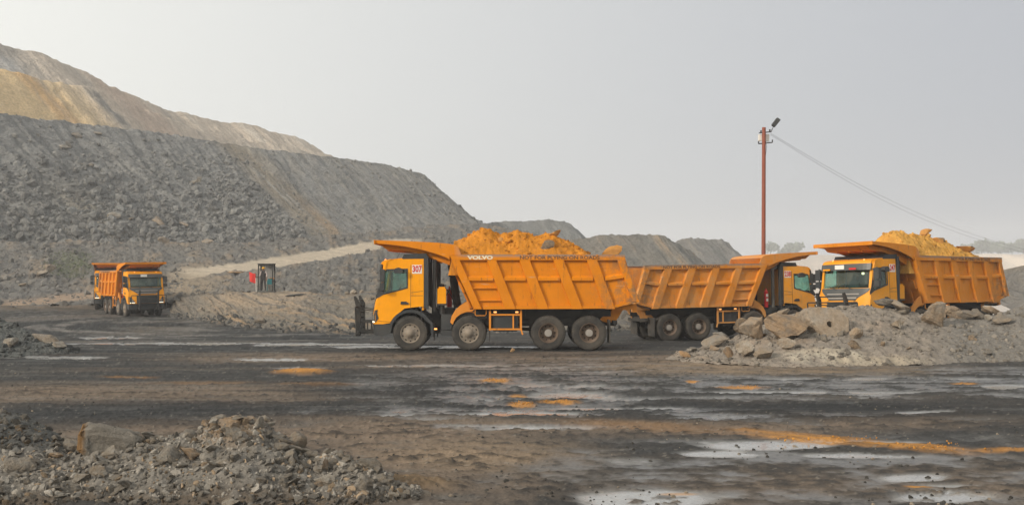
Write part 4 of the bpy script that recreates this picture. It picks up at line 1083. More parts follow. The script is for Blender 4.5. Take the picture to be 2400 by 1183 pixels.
def make_truck(loc, rot, number, label, dust, maker=True, group='loaded and empty orange tipper trucks in the mine'):
    root = link('dump_truck', None, None, loc)
    root.rotation_mode = 'XYZ'; root.rotation_euler = rot
    tag(root, label, 'dump truck', group)
    def part(key, name=None, parent=None, mat=None, loc=None, rot=None):
        me = ME[key]
        if isinstance(me, list):
            for q in me:
                o = link(name or q.name.split('.')[0], q, parent or root, loc, rot); o['dust'] = float(dust)
            return o
        o = link(name or me.name.split('.')[0], me, parent or root, loc, rot)
        o['dust'] = float(dust)
        return o
    part('chassis')
    body = part('body')
    for k in range(6):
        for s in (-1, 1): part(('rib', k, s), 'rib', body)
    for k in range(5):
        for s in (-1, 1): part(('rail', k, s), 'rail', body)
    for s in (-1, 1): part(('top', s), 'top_rail', body); part(('sole', s), 'bottom_rail', body)
    part('canopy', None, body); part('under', None, body); part('stiff', None, body); part('hinge', None, body)
    for s in (-1, 1):
        r = (math.pi / 2, 0, 0) if s < 0 else (math.pi / 2, 0, math.pi)
        part('warn', 'warning_lettering', body, None, (5.15, s * 1.379, 3.205), r)
        if maker: part('maker', 'maker_lettering', body, None, (2.42, s * 1.379, 3.205), r)
    cab = part('cab')
    for k in ('interior', 'wheel', 'screen', 'deflector', 'visor', 'cowl', 'trim', 'wiper', 'grille', 'bumper', 'rooflamp', 'aerial'): part(k, None, cab)
    for k in range(6): part(('slat', k), 'grille_slat', cab)
    for s in (-1, 1):
        for k in ('pane', 'wframe', 'mirror', 'kerbmirror', 'handle', 'seam', 'extender', 'headlight', 'sidelamp', 'lens', 'drl'): part((k, s), None, cab)
    bb = part('hoop', 'bull_bar'); part('bars', None, bb)
    for s in (-1, 1): part(('post', s), 'post', bb)
    part('mount', None, bb)
    for s in (-1, 1):
        for k in ('fender1', 'fender2', 'step', 'guard', 'tank', 'battery', 'flap'): part((k, s))
        for i, x in enumerate((0, 2.03, 4.77, 6.19)):
            y = s * (1.08 if i < 2 else 1.08)
            w = link('wheel', ME['rim'] if i < 2 else ME['rear_rim'], root, (x, y, .605), (0, rnd.uniform(0, 3), 0 if s > 0 else math.pi))
            t = link('tyre', ME['tyre'] if i < 2 else ME['dual_tyre'], w)
            link('hand_hole', ME['hole'] if i < 2 else ME['rear_hole'], w)['kind'] = 'stuff'
            if i < 2: link('wheel_nut', ME['nut'], w)['kind'] = 'stuff'
            else: link('hub', ME['hub'], w)
        for x, z in ((2.93, 1.33), (3.68, 1.33), (.87, .75)):
            m = ME.get('mk')
            if not m: m = ME['mk'] = MB().box(-.05, .05, -.02, .02, -.025, .025).mesh('marker_light', M['lamp'])
            link('marker_light', m, root, (x, s * 1.17, z))
    for k in ('hoist', 'oil', 'oilfit', 'intake', 'exhaust', 'ext', 'extlab', 'gear'):
        o = part(k, None)
    if number:
        nm = text_mesh(number, .30, M['red'], .010, .72)
        for s in (-1, 1):
            m = MB().box(.06, .40, min(s * 1.170, s * 1.188), max(s * 1.170, s * 1.188), 2.66, 2.96).build('number_panel', M['white'], cab)
            link('number_lettering', nm, m, (.23, s * 1.191, 2.81), (math.pi / 2, 0, 0 if s < 0 else math.pi))
    return root

T1 = make_truck((-3.53, 36.556, 0.0), (math.radians(.04), 0, math.radians(.89)), "307", "tipper truck in the middle numbered 307, heaped with orange earth, side on", 0.05)
T2 = make_truck((12.335, 47.386, -.16), (math.radians(.5), math.radians(1.0), math.radians(198.2)), "238", "dusty empty tipper truck behind the middle truck's tail, facing right", 0.75, False)
T3 = make_truck((13.917, 40.45, .044), (math.radians(-1.6), math.radians(.3), math.radians(33.6)), "247", "tipper truck at right behind the rubble heap, heaped with sandy earth", 0.42, False)
T4 = make_truck((-26.334, 73.009, -.27), (math.radians(-.9), math.radians(.4), math.radians(123.5)), None, "tipper truck at left coming round the bend, whole front in view", 0.08, False)
T5 = make_truck((-33.11, 84.577, -.17), (0, 0, math.radians(108)), None, "tipper truck at far left half hidden behind the one in front", 0.1, False)
# name board behind the windscreen header of the right truck
for T in (T3, T4):
    cb = [c for c in T.children if c.name.startswith('cab')][0]
    MB().box(xf(2.9) - .155, xf(2.9) - .135, -.05, .38, 2.79, 2.95).build('name_board', M['white'], cb)
cb = [c for c in T3.children if c.name.startswith('cab')][0]
MB().box(xf(2.8) - .155, xf(2.8) - .135, -.62, -.30, 2.76, 2.83).build('visor_lamp', M['red'], cb)
MB().box(xf(2.8) - .155, xf(2.8) - .135, .60, .95, 2.75, 2.81).build('visor_lamp', M['yellow'], cb)
MB().lathe([(0, -.05), (.045, -.03), (.05, 0), (.04, .04), (0, .05)], 10, (-.45, -.35, 2.62)).build('cab_lamp', light_mat("cab_lamp", (1.0, 0.72, 0.42), 3.0), cb)

OCHRE = []
for k in range(4):
    V_, T_ = rock_shape(3, 140 + k, 15, (1, .8, .75), .15, (.22, .62)); OCHRE.append(fast_mesh('boulder', V_, T_, M['boulder'], False))
# --- loads heaped in the bodies
def make_load(T, prof, seed, label, base_col, rocks, bumps=()):
    xs = np.linspace(1.30, 7.30, 190); ys = np.linspace(-1.19, 1.19, 80)
    X, Y = np.meshgrid(xs, ys)
    ridge = np.interp(X, [p[0] for p in prof], [p[1] for p in prof])
    w = np.clip(1 - (np.abs(Y) / 1.22) ** 1.7, 0, 1)
    Z = 3.12 + (ridge - 3.12) * w
    Z += 0.16 * fbm(X * 1.6, Y * 1.6, 0, 5, seed, .65) + 0.07 * fbm(X * 4, Y * 4, 0, 4, seed + 5, .65, True)
    for bx, by, bh, br in bumps: Z += bh * np.exp(-((X - bx) ** 2 + (Y - by) ** 2) / br ** 2)
    edge = np.minimum(np.minimum((X - 1.30) / .15, (7.30 - X) / .2), (1.19 - np.abs(Y)) / .08).clip(0, 1)
    Z = lerp(2.6, Z, edge)
    G = np.stack([X, Y, Z], -1)
    col = np.broadcast_to(C(*base_col), G.shape).copy()
    n = fbm(X * 2, Y * 2, 0, 4, seed + 9)
    col = blend(col, tuple(c * .72 for c in base_col), sstep(0, .5, n)); col = blend(col, tuple(min(1, c * 1.18) for c in base_col), sstep(.05, .5, -n))
    o = link('earth_load', fast_mesh('earth_load', G.reshape(-1, 3), grid_quads(*X.shape), M['load'], True, col))
    o.matrix_world = T.matrix_basis.copy()
    tag(o, label, 'load of earth')
    r = np.random.RandomState(seed); P_, S_, C_ = [], [], []
    for _ in range(420):
        i, j = r.randint(4, 76), r.randint(4, 186)
        P_.append(G[i, j]); S_.append(float(np.clip(.025 * (1 - r.rand()) ** -.5, .025, .16))); C_.append(C(*base_col) * r.uniform(.6, 1.15))
    cl = rubble('earth_clod', P_, S_, C_, M['load'], TINY, None, None, seed); cl.matrix_world = T.matrix_basis.copy()
    cl['label'] = label.replace('heap', 'loose clods on the heap', 1); cl['category'] = 'clods'
    for x, y, rr, lb, oc, sc, rot in rocks:
        i, j = int(np.argmin(abs(ys - y))), int(np.argmin(abs(xs - x)))
        p = T.matrix_basis @ Vector(G[i, j])
        put_rock(p, rr, lb, None, OCHRE[rnd.randrange(4)] if oc > .5 else ROCKS[rnd.randrange(14)], oc, rot, sc, 'boulder', 'boulder', -.12 if x > 7 else .42)
bpy.context.view_layer.update()
make_load(T1, [(1.2, 3.72), (1.6, 3.78), (2.0, 3.98), (2.5, 4.28), (2.8, 4.18), (3.1, 4.02), (3.75, 4.18), (4.3, 3.96), (5.0, 4.06), (5.5, 3.8), (6.2, 3.36), (6.7, 3.16), (7.3, 3.1)], 811,
          "heap of bright orange earth in the middle truck", (0.50, 0.195, 0.022),
          [(3.15, -.5, .18, "round orange lump on the middle truck's load, left of the second peak", 1, None, None), (4.75, -.85, .26, "dark brown block stuck in the middle truck's load above the rail", .35, (1, .8, .8), None),
           (5.05, -.1, .27, "orange boulder on the last peak of the middle truck's load", 1, (1.1, .8, .7), None), (7.02, -.95, .36, "yellow orange lump at the tail of the middle truck's rail", 1, (1.2, .8, .9), (0, .1, .4))])
make_load(T3, [(1.2, 3.80), (1.6, 4.22), (2.1, 4.35), (2.6, 4.28), (3.2, 4.2), (4.0, 4.18), (4.8, 4.08), (5.6, 3.85), (6.4, 3.6), (7.0, 3.3), (7.3, 3.1)], 831,
          "heap of sandy yellow earth in the right truck", (0.54, 0.285, 0.065),
          [(4.0, .0, .36, "slanted brown rock at the top of the right truck's load", .9, (1.2, .8, .6), (.2, -.3, .3)), (4.35, -.5, .34, "pale orange boulder just under the slanted rock of the right load", .9, (1, .8, .7), None),
           (5.0, -.2, .30, "small dark rock in the middle of the right truck's load", .5, (1.1, .8, .6), None), (6.1, -.45, .50, "large flat ochre slab at the tail of the right truck's load", 1, (1.25, .85, .65), (.1, .25, .2))])

# ------------------------------------------------------------------ heaps of rubble on the haul ground
def G3(px, D, z): return np.array([(px - 1200) * D / F, D, z])
def heap(name, foot, ridge, back, nc, segs, seed, base, amp, label, mat, tint=None):
    def ev(r, f):
        r = np.array(r, float); x = np.linspace(r[0, 0], r[-1, 0], 90)
        return [f(a, np.interp(a, r[:, 0], r[:, 1]), np.interp(a, r[:, 0], r[:, 2])) for a in x]
    rows = [ev([(a, b, -.06) for a, b in foot], G3), ev(ridge, P), ev([(a, b, -.4) for a, b in back], G3)]
    rows.insert(1, [lerp(f, r, .5) + np.array([0, 0, .02]) for f, r in zip(rows[0], rows[1])])
    G = loft(rows, nc, segs, 5)
    s, t = st(G); n = normals(G); px, py = pix(G)
    x, y, z = G[..., 0], G[..., 1], G[..., 2]
    k = amp / 0.12
    l1 = fbm(x * 1.5 / k, y * 1.5 / k, z * 1.5 / k, 5, seed, .62); l2 = fbm(x * 6 / k, y * 6 / k, z * 6 / k, 3, seed + 5, .6); l3 = fbm(x * 3 / k, y * 3 / k, z * 3 / k, 4, seed + 11, .6, True)
    taper = sstep(0, 12, np.arange(nc))[None, :] * sstep(0, 12, np.arange(nc)[::-1])[None, :]
    d = amp * (0.8 * l1 + 0.35 * l2 + 0.3 * l3) * (0.3 + 0.7 * taper)
    G2 = G + n * d[..., None]
    col = np.broadcast_to(C(*base), G.shape).copy()
    col = blend(col, tuple(c * .62 for c in base), sstep(.05, .5, -l1 + .3 * l2)); col = blend(col, tuple(c * 1.3 for c in base), sstep(.1, .5, l3))
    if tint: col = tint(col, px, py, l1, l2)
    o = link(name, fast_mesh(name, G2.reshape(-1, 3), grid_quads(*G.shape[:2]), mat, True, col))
    tag(o, label, 'rubble heap')
    return Sheet(G2)

def fg_tint(col, px, py, l1, l2):
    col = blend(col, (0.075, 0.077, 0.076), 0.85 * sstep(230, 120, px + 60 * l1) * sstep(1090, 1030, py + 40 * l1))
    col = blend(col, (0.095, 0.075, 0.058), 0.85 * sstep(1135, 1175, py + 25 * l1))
    col = blend(col, (0.25, 0.18, 0.12), 0.6 * sstep(110, 40, np.hypot(px - 540, (py - 1000) * 1.5)))
    return blend(col, (0.22, 0.21, 0.195), 0.5 * sstep(.1, .5, l2))
FG = heap('rubble_heap', [(-1150, 12.6), (-800, 11.5), (-420, 11.2), (0, 11.3), (600, 11.35), (850, 11.55), (960, 11.85), (1010, 12.05)],
          [(-1150, 1122, 13.1), (-1000, 1075, 13.2), (-750, 985, 13.2), (-420, 935, 13.2), (-150, 950, 13.4), (0, 966, 13.6), (60, 983, 13.6), (120, 1008, 13.5), (170, 1036, 13.4), (230, 1022, 13.2), (330, 1026, 13.1), (400, 1024, 13.1), (450, 1014, 13.2), (495, 990, 13.2), (560, 977, 13.2), (605, 985, 13.2), (650, 1018, 13.2), (700, 1053, 13.1), (745, 1070, 13), (790, 1058, 12.8), (830, 1076, 12.6), (880, 1097, 12.4), (920, 1120, 12.3), (965, 1142, 12.2), (1010, 1155, 12.1)],
          [(-1150, 13.6), (-800, 15.2), (-420, 15.6), (300, 14.6), (560, 14.9), (800, 13.8), (1010, 12.2)], 680, [84, 84, 40], 901, (0.142, 0.130, 0.115), 0.15,
          "heap of broken grey rock and earth in the foreground", M['heap'], fg_tint)
def rb_tint(col, px, py, l1, l2):
    col = blend(col, (0.40, 0.36, 0.29), 0.8 * sstep(150, 60, np.hypot(px - 1935, (py - 838) * 6)) * sstep(-.4, .2, l2 + l1))
    col = blend(col, (0.36, 0.31, 0.24), 0.7 * sstep(160, 60, np.hypot(px - 2060, (py - 850) * 9)))
    col = blend(col, (0.145, 0.142, 0.135), 0.6 * sstep(2160, 2260, px + 40 * l1))
    return blend(col, (0.30, 0.225, 0.165), 0.4 * sstep(-.1, .4, l1) * sstep(2150, 2050, px))
RB = heap('rubble_heap', [(1560, 31.6), (1640, 30.2), (1740, 29.6), (1850, 29.1), (1950, 29.1), (2100, 29.5), (2250, 30.1), (2400, 30.9), (2600, 31.5), (2900, 32)],
          [(1560, 839, 32.0), (1640, 818, 32.6), (1700, 802, 33), (1750, 778, 33.2), (1810, 754, 33.5), (1870, 733, 33.6), (1940, 721, 33.6), (2010, 717, 33.8), (2070, 718, 34), (2130, 728, 34), (2190, 743, 34), (2250, 747, 34), (2300, 750, 34), (2335, 735, 34.2), (2380, 721, 34.3), (2440, 708, 34.3), (2600, 690, 34.5), (2900, 700, 35)],
          [(1560, 32.4), (1700, 35.2), (1900, 36.4), (2300, 36.8), (2900, 37.5)], 560, [80, 80, 26], 931, (0.178, 0.156, 0.134), 0.22,
          "long heap of earth and boulders in front of the right truck", M['heap'], rb_tint)
def lh_tint(col, px, py, l1, l2): return col
LH = heap('rubble_heap', [(-300, 31.9), (0, 32.5), (80, 33), (150, 33.6), (188, 34.3)],
          [(-300, 712, 35), (-100, 727, 35.2), (0, 748, 35.2), (50, 768, 35), (100, 788, 34.8), (140, 804, 34.7), (170, 820, 34.6), (190, 827, 34.5)],
          [(-300, 38), (0, 37.4), (190, 34.8)], 240, [50, 50, 18], 951, (0.085, 0.088, 0.085), 0.14, "dark heap of earth and stones at the left edge by the bend", M['heap'], lh_tint)

# --- stones on the foreground heap
SIZE = lambda r: 'large' if r > .10 else 'small' if r < .064 else 'medium'
MK = {}
def describe(px, py):
    where = ("at dark left end" if px < 90 else "left of ochre block" if px < 185 else "under ochre block" if px < 330 else "between block and peak" if px < 460 else "under peak's left" if px < 550 else "under peak's right" if px < 640 else "under rounded boulder" if px < 760 else "near right tip")
    how = "at the foot" if py > 1130 else "low on the side" if py > 1095 else "halfway up" if py > 1055 else "near the top"
    return how, where
pts_g = FG.V
gx, gy = pix(pts_g)
r_ = np.random.RandomState(5)
front = np.argwhere((np.arange(pts_g.shape[0])[:, None] < 174) & (gx > -30) & (gx < 985) & (gy < 1215))
n_big = 0
while n_big < 215:
    i, j = front[r_.randint(len(front))]
    px, py = gx[i, j], gy[i, j]
    if px < 190 and py < 1040 and r_.rand() < .8: continue
    if py > 1182 or (py > 1150 and r_.rand() < .65): continue
    rr = float(np.clip(.050 * (1 - r_.rand()) ** -.42, .050, .17))
    k = rnd.randrange(14)
    flat = k % 5 in (1, 3)
    oc = 0.5 if r_.rand() < (.5 if abs(px - 545) < 80 and py < 1030 else .02) else 0.0
    how, where = describe(px, py)
    kind = "flat" if flat else "chunky"
    lb = f"{SIZE(rr)} {'ochre' if oc else 'grey'} {kind} stone {how} of the near heap, {where}"
    put_rock(pts_g[i, j], rr, lb, "stones lying on the foreground rubble heap", ROCKS[k], oc)
    n_big += 1
B = ROCKS
def sp(sheet, px, py, r, label, mesh, oc=0.0, rot=None, sc=None, sink=.25, cat='boulder'):
    return put_rock(sheet.at(px, py), r, label, None, mesh, oc, rot, sc, cat, 'boulder', sink)
V_, T_ = ico(4); V_ = np.sign(V_) * np.abs(V_) ** .34; V_ = V_ * np.array([1, .6, .52])
V_ = V_ + .30 * np.stack([fbm(V_[:, 0] * 1.7, V_[:, 1] * 1.7 + k * 7, V_[:, 2] * 1.7 + .3, 4, 61 + k, .6) for k in range(3)], -1)
V_[:, 2] -= .14 * np.clip(V_[:, 0] + .3, 0, 2)
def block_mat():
    t = NT("sunlit_end_block"); co = t.n("TexCoord").outputs["Object"]; sep = t.n("SeparateXYZ"); t.l(co, sep.inputs[0])
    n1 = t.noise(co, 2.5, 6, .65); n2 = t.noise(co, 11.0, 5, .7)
    f = t.ramp(t.math('ADD', sep.outputs["X"], t.math('MULTIPLY', n1, .3)), -.56, -.70)       # ochre left end, its sunlit warmth put into the colour
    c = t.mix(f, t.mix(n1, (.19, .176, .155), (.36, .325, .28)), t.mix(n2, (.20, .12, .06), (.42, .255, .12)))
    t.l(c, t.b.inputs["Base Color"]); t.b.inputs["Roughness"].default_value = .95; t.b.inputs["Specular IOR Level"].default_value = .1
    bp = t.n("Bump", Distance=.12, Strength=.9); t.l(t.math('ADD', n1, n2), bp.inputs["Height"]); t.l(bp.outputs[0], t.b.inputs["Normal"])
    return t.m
V_[:, 2] -= .07 * np.clip(V_[:, 0] + .35, 0, 2) ** 1.3
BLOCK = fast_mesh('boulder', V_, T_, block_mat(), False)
sp(FG, 258, 1040, .40, "big squared block with a left face coloured ochre as sunlit on the foreground heap", BLOCK, .0, (0.05, .06, .30), (.95, .8, .86), .36)
for k, (px, py) in enumerate([(215, 985), (240, 990), (268, 992), (290, 996), (318, 1010), (335, 1022)]): put_rock(FG.at(min(px, 330), 1030) + Vector((0, -.02 * k, .16 - .03 * k)), .05 + .02 * (k % 3), ['first small stone on top of the squared block, at its ochre end', 'second stone on top of the squared block, near its ochre end', 'middle stone on top of the squared block', 'stone on top of the squared block, right of the middle', 'stone against the right end of the squared block, upper', 'stone against the right end of the squared block, lower'][k], 'stones on the squared block', B[k], 0, None, None, 'rock', 'rock', .3)
V_, T_ = rock_shape(4, 95, 5, (1, .9, .92), .07, (.68, .95)); BALL = fast_mesh('boulder', V_, T_, M['rock'], True)
sp(FG, 698, 1050, .155, "smooth rounded boulder standing on the right shoulder of the foreground heap", BALL, .15, (.2, .3, .4), (.8, .8, 1.0), -.05)
sp(FG, 866, 1095, .145, "blunt grey boulder at the right tip of the foreground heap", ROUND[1], .0, (0, .2, .3), (1.1, .8, .8), .1)
sp(FG, 48, 1090, .19, "dark buried boulder at the lower left of the foreground heap", ROUND[2], .0, None, None, .5)
sp(FG, 232, 1112, .12, "pale flat stone with a split face below the ochre block", B[3], .15, (1.0, .2, .3))
sp(FG, 183, 1160, .13, "white upright splinter of stone at the foot of the foreground heap", B[8], -.0, (.9, .3, .3), (.7, .6, 1.2), -.1)
sp(FG, 765, 1105, .12, "tall brownish slab standing on edge near the heap's right tip", B[3], .4, (1.4, .0, 1.3), (.8, 1, 1), -.1)
sp(FG, 752, 1138, .085, "cream coloured flat stone low at the heap's right side", B[8], .3, (1.2, .1, .2))
for k, (px, py, rz, ry) in enumerate([(648, 1030, .5, .5), (668, 1044, .4, .45), (690, 1060, .2, .3), (712, 1064, .1, .15)]):
    put_rock(FG.at(px, py), .16 - .015 * k, ["long dark shale slab leaning just right of the peak", "second shale slab down from the peak of the heap", "thin shale slab under the rounded boulder", "short shale slab lying lowest by the rounded boulder"][k], "shale slabs leaning on the foreground heap", B[3], 0, (.2, ry, rz), (1.2, .5, 1), 'slab', 'slab', 0.0)
for k, (px, py) in enumerate([(478, 990), (505, 1005), (560, 985), (590, 992), (545, 1010), (520, 985), (575, 1010), (610, 1000)]):
    put_rock(FG.at(px, py), .085 + .03 * (k % 3), ["brown clod at the left of the heap's peak cluster", "brown lump under the left clod of the peak", "knobbly lump forming the top of the peak", "grey chunk on the right of the peak top", "ochre chunk in the middle of the peak cluster", "flat brown stone bridging the peak's left side", "square brown stone just under the peak", "grey stone at the right edge of the peak"][k], "lumps crowning the foreground heap", B[(k * 3) % 14], .45 if k in (0, 4, 6) else 0, None, None, 'lump', 'rock', .32)
wide = np.argwhere((np.arange(pts_g.shape[0])[:, None] < 174) & (gx > -1050) & (gx < -30) & (gy < 1215))
sel = np.concatenate([front[r_.randint(len(front), size=3800)], wide[r_.randint(len(wide), size=1500)]])
P_ = [pts_g[i, j] for i, j in sel]; S_ = np.clip(.015 * (1 - r_.rand(len(P_))) ** -.6, .015, .066)
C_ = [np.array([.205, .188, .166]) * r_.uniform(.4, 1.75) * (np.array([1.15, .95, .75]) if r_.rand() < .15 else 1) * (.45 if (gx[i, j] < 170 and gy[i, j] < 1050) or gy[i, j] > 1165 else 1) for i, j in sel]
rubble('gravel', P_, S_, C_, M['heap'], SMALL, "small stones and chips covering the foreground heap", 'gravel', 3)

# --- stones of the right heap
DISC = None
def make_slab_with_hole():
    out = [(-.72, .50), (-.38, .60), (.05, .62), (.48, .55), (.74, .28), (.70, -.18), (.45, -.46), (.08, -.60), (-.22, -.42), (-.52, .02), (-.66, .28)]
    dense = []
    for i in range(len(out)):
        a, b = out[i], out[(i + 1) % len(out)]
        for k in range(4): dense.append((lerp(a[0], b[0], k / 4) + rnd.uniform(-.015, .015), lerp(a[1], b[1], k / 4) + rnd.uniform(-.015, .015)))
    hole = [(.06 + .105 * math.cos(a), .0 + .105 * math.sin(a)) for a in np.linspace(0, 2 * math.pi, 19)[:-1]]
    m = MB()
    inn = [(x * .93, z * .93) for x, z in dense]
    m.prism(inn, -.10, .30, [hole])
    n = len(dense); vs = [(x, -.10, z) for x, z in inn] + [(x, -.02, z) for x, z in dense] + [(x * 1.02, .3, z * 1.02) for x, z in dense]
    fs = [(i, (i + 1) % n, n + (i + 1) % n, n + i) for i in range(n)] + [(n + i, n + (i + 1) % n, 2 * n + (i + 1) % n, 2 * n + i) for i in range(n)]
    m.add(vs, fs)
    c = P(1938, 762, 31.6)
    o = m.build('boulder', M['rock'], None, False, Vector(c), (math.radians(-28), math.radians(4), math.radians(8)))
    o['ochre'] = 0.25
    tag(o, "big leaning slab with a round drill hole in the right heap", 'boulder')
    put_rock(P(1940, 738, 31.85), .27, "small flat rock lying on the slab with the drill hole", None, B[1], .3, (-.4, .1, .2), (1, .7, .6), 'rock')
make_slab_with_hole()
SPEC = [(1768, 795, .62, 0, .35, (.1, -.5, .3), (.75, .7, 1.1), "tall pointed brown boulder at the left end of the right heap"), (1742, 785, .40, 5, .3, (.3, -.7, .1), (.6, .6, 1.2), "narrow slab leaning behind the tall pointed boulder"),
        (1842, 790, .80, 10, .5, (.2, .2, .2), (1.1, .7, .62), "broad smooth brown boulder left of the drilled slab"), (1744, 832, .36, 'r0', .1, None, (1, .9, .95), "round pale boulder at the foot of the right heap's left end"),
        (1790, 838, .26, 'r1', .2, None, None, "small round stone right of the pale round boulder"), (1815, 815, .40, 2, .5, (.1, .3, .1), (1, .6, .6), "square ochre block under the broad smooth boulder"), (1845, 818, .26, 5, .2, None, None, "grey block touching the square ochre block"),
        (1832, 742, .24, 0, .3, None, None, "small boulder perched on top near the drilled slab's left"), (1706, 838, .34, 4, .6, (.1, .1, .1), (.5, .5, 1.4), "splintered upright stake-like rock at the left tip"), (1605, 836, .17, 'r2', 1.0, None, (1.2, .8, .7), "lone reddish stone left of the right heap"),
        (1680, 812, .42, 3, .1, (.2, -.3, .4), None, "tilted pale slab on the left tip of the right heap"), (1695, 796, .30, 8, .0, (.3, .2, .3), None, "bluish flat slab topping the left tip"), (1880, 760, .42, 6, .3, (.3, .3, .3), (.8, .7, 1), "brown boulder wedged against the drilled slab's left edge"),
        (2002, 790, .24, 'r3', .4, None, (.9, .7, 1.1), "pale standing stone right of the drilled slab"), (2000, 818, .24, 2, .4, (.4, .2, .2), (1, .6, .8), "ochre wedge below the pale standing stone"), (2072, 718, .42, 1, .0, (.1, .1, .2), (1.1, .6, .6), "grey flat slab on the crest in front of the right cab"),
        (2110, 730, .38, 6, .2, (.2, .5, .2), None, "rounded slab sloping off the crest right of the cab"), (2190, 762, .52, 7, .35, (.3, .4, .2), (.9, .7, .9), "angular brown block high on the right heap below the body"), (2225, 744, .40, 'r0', .3, None, (1.2, .8, .7), "flat rounded boulder on the crest below the side guard"),
        (2268, 750, .36, 9, .1, None, None, "grey boulder on the crest below the rear wheels"), (2290, 742, .28, 'r1', .1, None, (.8, .7, 1), "round boulder left of the gap near the right edge"), (2318, 732, .38, 1, .45, (.0, .35, .2), (1.1, .7, .6), "pale slab tilted on the crest near the right edge"),
        (2105, 770, .26, 0, .2, None, None, "single stone sunk in the slope of the right heap"), (2345, 760, .34, 11, .1, None, None, "broad block half buried near the right edge")]
for px, py, r, k, oc, rot, sc, lb in SPEC:
    sp(RB, px, py, r * 1.22, lb, ROUND[int(k[1])] if isinstance(k, str) else B[k], oc, rot, sc, .10)
hx, hy = pix(RB.V)
hf = np.argwhere((np.arange(RB.V.shape[0])[:, None] < 165) & (hx > 1580) & (hx < 2420))
sel = hf[r_.randint(len(hf), size=1500)]
rubble('gravel', [RB.V[i, j] for i, j in sel], np.clip(.022 * (1 - r_.rand(len(sel))) ** -.5, .022, .11), [np.array([.19, .168, .143]) * r_.uniform(.6, 1.4) for _ in sel], M['heap'], TINY, "loose stones strewn over the right heap", 'gravel', 4)
for k in range(26):
    i, j = hf[r_.randint(len(hf))]
    px, py = hx[i, j], hy[i, j]
    put_rock(RB.V[i, j], r_.uniform(.12, .22), f"{'brown' if k % 3 == 0 else 'grey'} stone {'at the foot' if py > 825 else 'on the slope'} of the right heap, {'by its left tip' if px < 1830 else 'near the drilled slab' if px < 2020 else 'under the right truck' if px < 2250 else 'by the photo edge'}", "stones lying on the right heap", rnd.choice(ROCKS), .4 if k % 3 == 0 else 0)
# left heap
lx, ly = pix(LH.V); lf = np.argwhere((np.arange(LH.V.shape[0])[:, None] < 104) & (lx > -60) & (lx < 188))
sel = lf[r_.randint(len(lf), size=700)]
rubble('gravel', [LH.V[i, j] for i, j in sel], np.clip(.025 * (1 - r_.rand(len(sel))) ** -.5, .025, .14), [np.array([.088, .09, .088]) * r_.uniform(.5, 1.5) for _ in sel], M['heap'], TINY, "dark stones strewn over the left heap", 'gravel', 6)
sp(LH, 105, 800, .42, "pale rounded boulder on the dark heap at the left edge", ROUND[1], .1, (.1, .25, .2), (1.1, .9, .75), .3)
sp(LH, 140, 812, .32, "dark jagged boulder beside the pale one on the left heap", B[6], 0, None, None, .3)
sp(LH, 18, 806, .34, "dark half buried boulder at the very left edge", ROUND[3], 0, None, None, .4)

# --- stones of the tip, the bench and the berm
def scatter(sheet, rows, n, seed, sizes, col, mat, shapes, label, mask=None, name='rubble'):
    r = np.random.RandomState(seed); V = sheet.V; x, y = pix(V)
    m = (np.arange(V.shape[0])[:, None] < rows) & (x > -120) & (x < 2500)
    if mask is not None: m &= mask(x, y, r)
    c = np.argwhere(m)
    sel = c[r.randint(len(c), size=n)]
    S = np.clip(sizes[0] * (1 - r.rand(n)) ** -.45, sizes[0], sizes[1])
    rubble(name, [V[i, j] for i, j in sel], S, [np.array(col) * r.uniform(.72, 1.3) for _ in sel], mat, shapes, label, 'rubble', seed)
scatter(HILL, 290, 7500, 11, (.14, .9), (.19, .188, .182), M['hill'], TINY, "broken rock lying on the lower face of the grey spoil tip", lambda x, y, r: (x - (y - 330) * 1.0 < 500) & (y > 360) & (r.rand(*y.shape) < np.clip((y - 340) / 200, 0, 1)))
scatter(HILL, 305, 1500, 12, (.12, .6), (.18, .175, .165), M['hill'], TINY, "scattered stones over the upper face and crest of the grey tip")
scatter(BENCH, 150, 5200, 13, (.08, .5), (.17, .162, .15), M['berm'], TINY, "broken rock over the bench below the spoil tip", lambda x, y, r: ~((x > 430) & (x < 960) & (y > 655 - (x - 430) * .21 - 12) & (y < 672 - (x - 430) * .19)))
scatter(BERM, 142, 900, 14, (.03, .18), (.19, .165, .14), M['berm'], TINY, "stones and clods on the flagman's berm")
scatter(BERM, 40, 900, 15, (.06, .28), (.10, .098, .095), M['berm'], TINY, "dark clods along the foot of the flagman's berm")
HB = [(267, 512, 1.0, 0), (306, 515, .9, .1), (333, 505, .7, 0), (371, 524, 1.3, .2), (430, 527, 1.2, .1), (228, 525, .7, 0), (150, 350, 1.0, 0), (180, 322, .9, 0), (228, 316, 1.0, 0), (160, 345, .8, 0), (215, 390, .9, 0), (430, 365, .9, 0), (452, 430, .8, 0), (468, 425, .7, 0), (195, 388, .7, 0)]
HL = ["dull square boulder on the tip, leftmost of the pale row", "pale upright boulder in the row low on the tip", "small pale boulder right of the upright one on the tip", "wide pale boulder in the middle of the tip's foot", "flat pale boulder at the right of the tip's foot row", "grey boulder left of the pale row on the tip", "boulder pair's lower stone high on the left of the tip", "boulder high on the tip by the left crest", "flat boulder just below the crest of the tip", "small boulder beside the pair high on the tip", "boulder midway up the left of the tip", "lone flat boulder below the crest, mid tip", "left stone of the cluster midway up the tip", "right stone of the cluster midway up the tip", "small stone left of the boulder midway up"]
for (px, py, r, oc), lb in zip(HB, HL): sp(HILL, px, py, r, lb, rnd.choice(ROCKS), oc, None, None, .3)
sp(BENCH, 553, 646, 1.05, "flat orange boulder below the ramp, left of the flagman's booth", B[6], 1.0, (0, .05, .2), (1.2, .7, .42), .2)
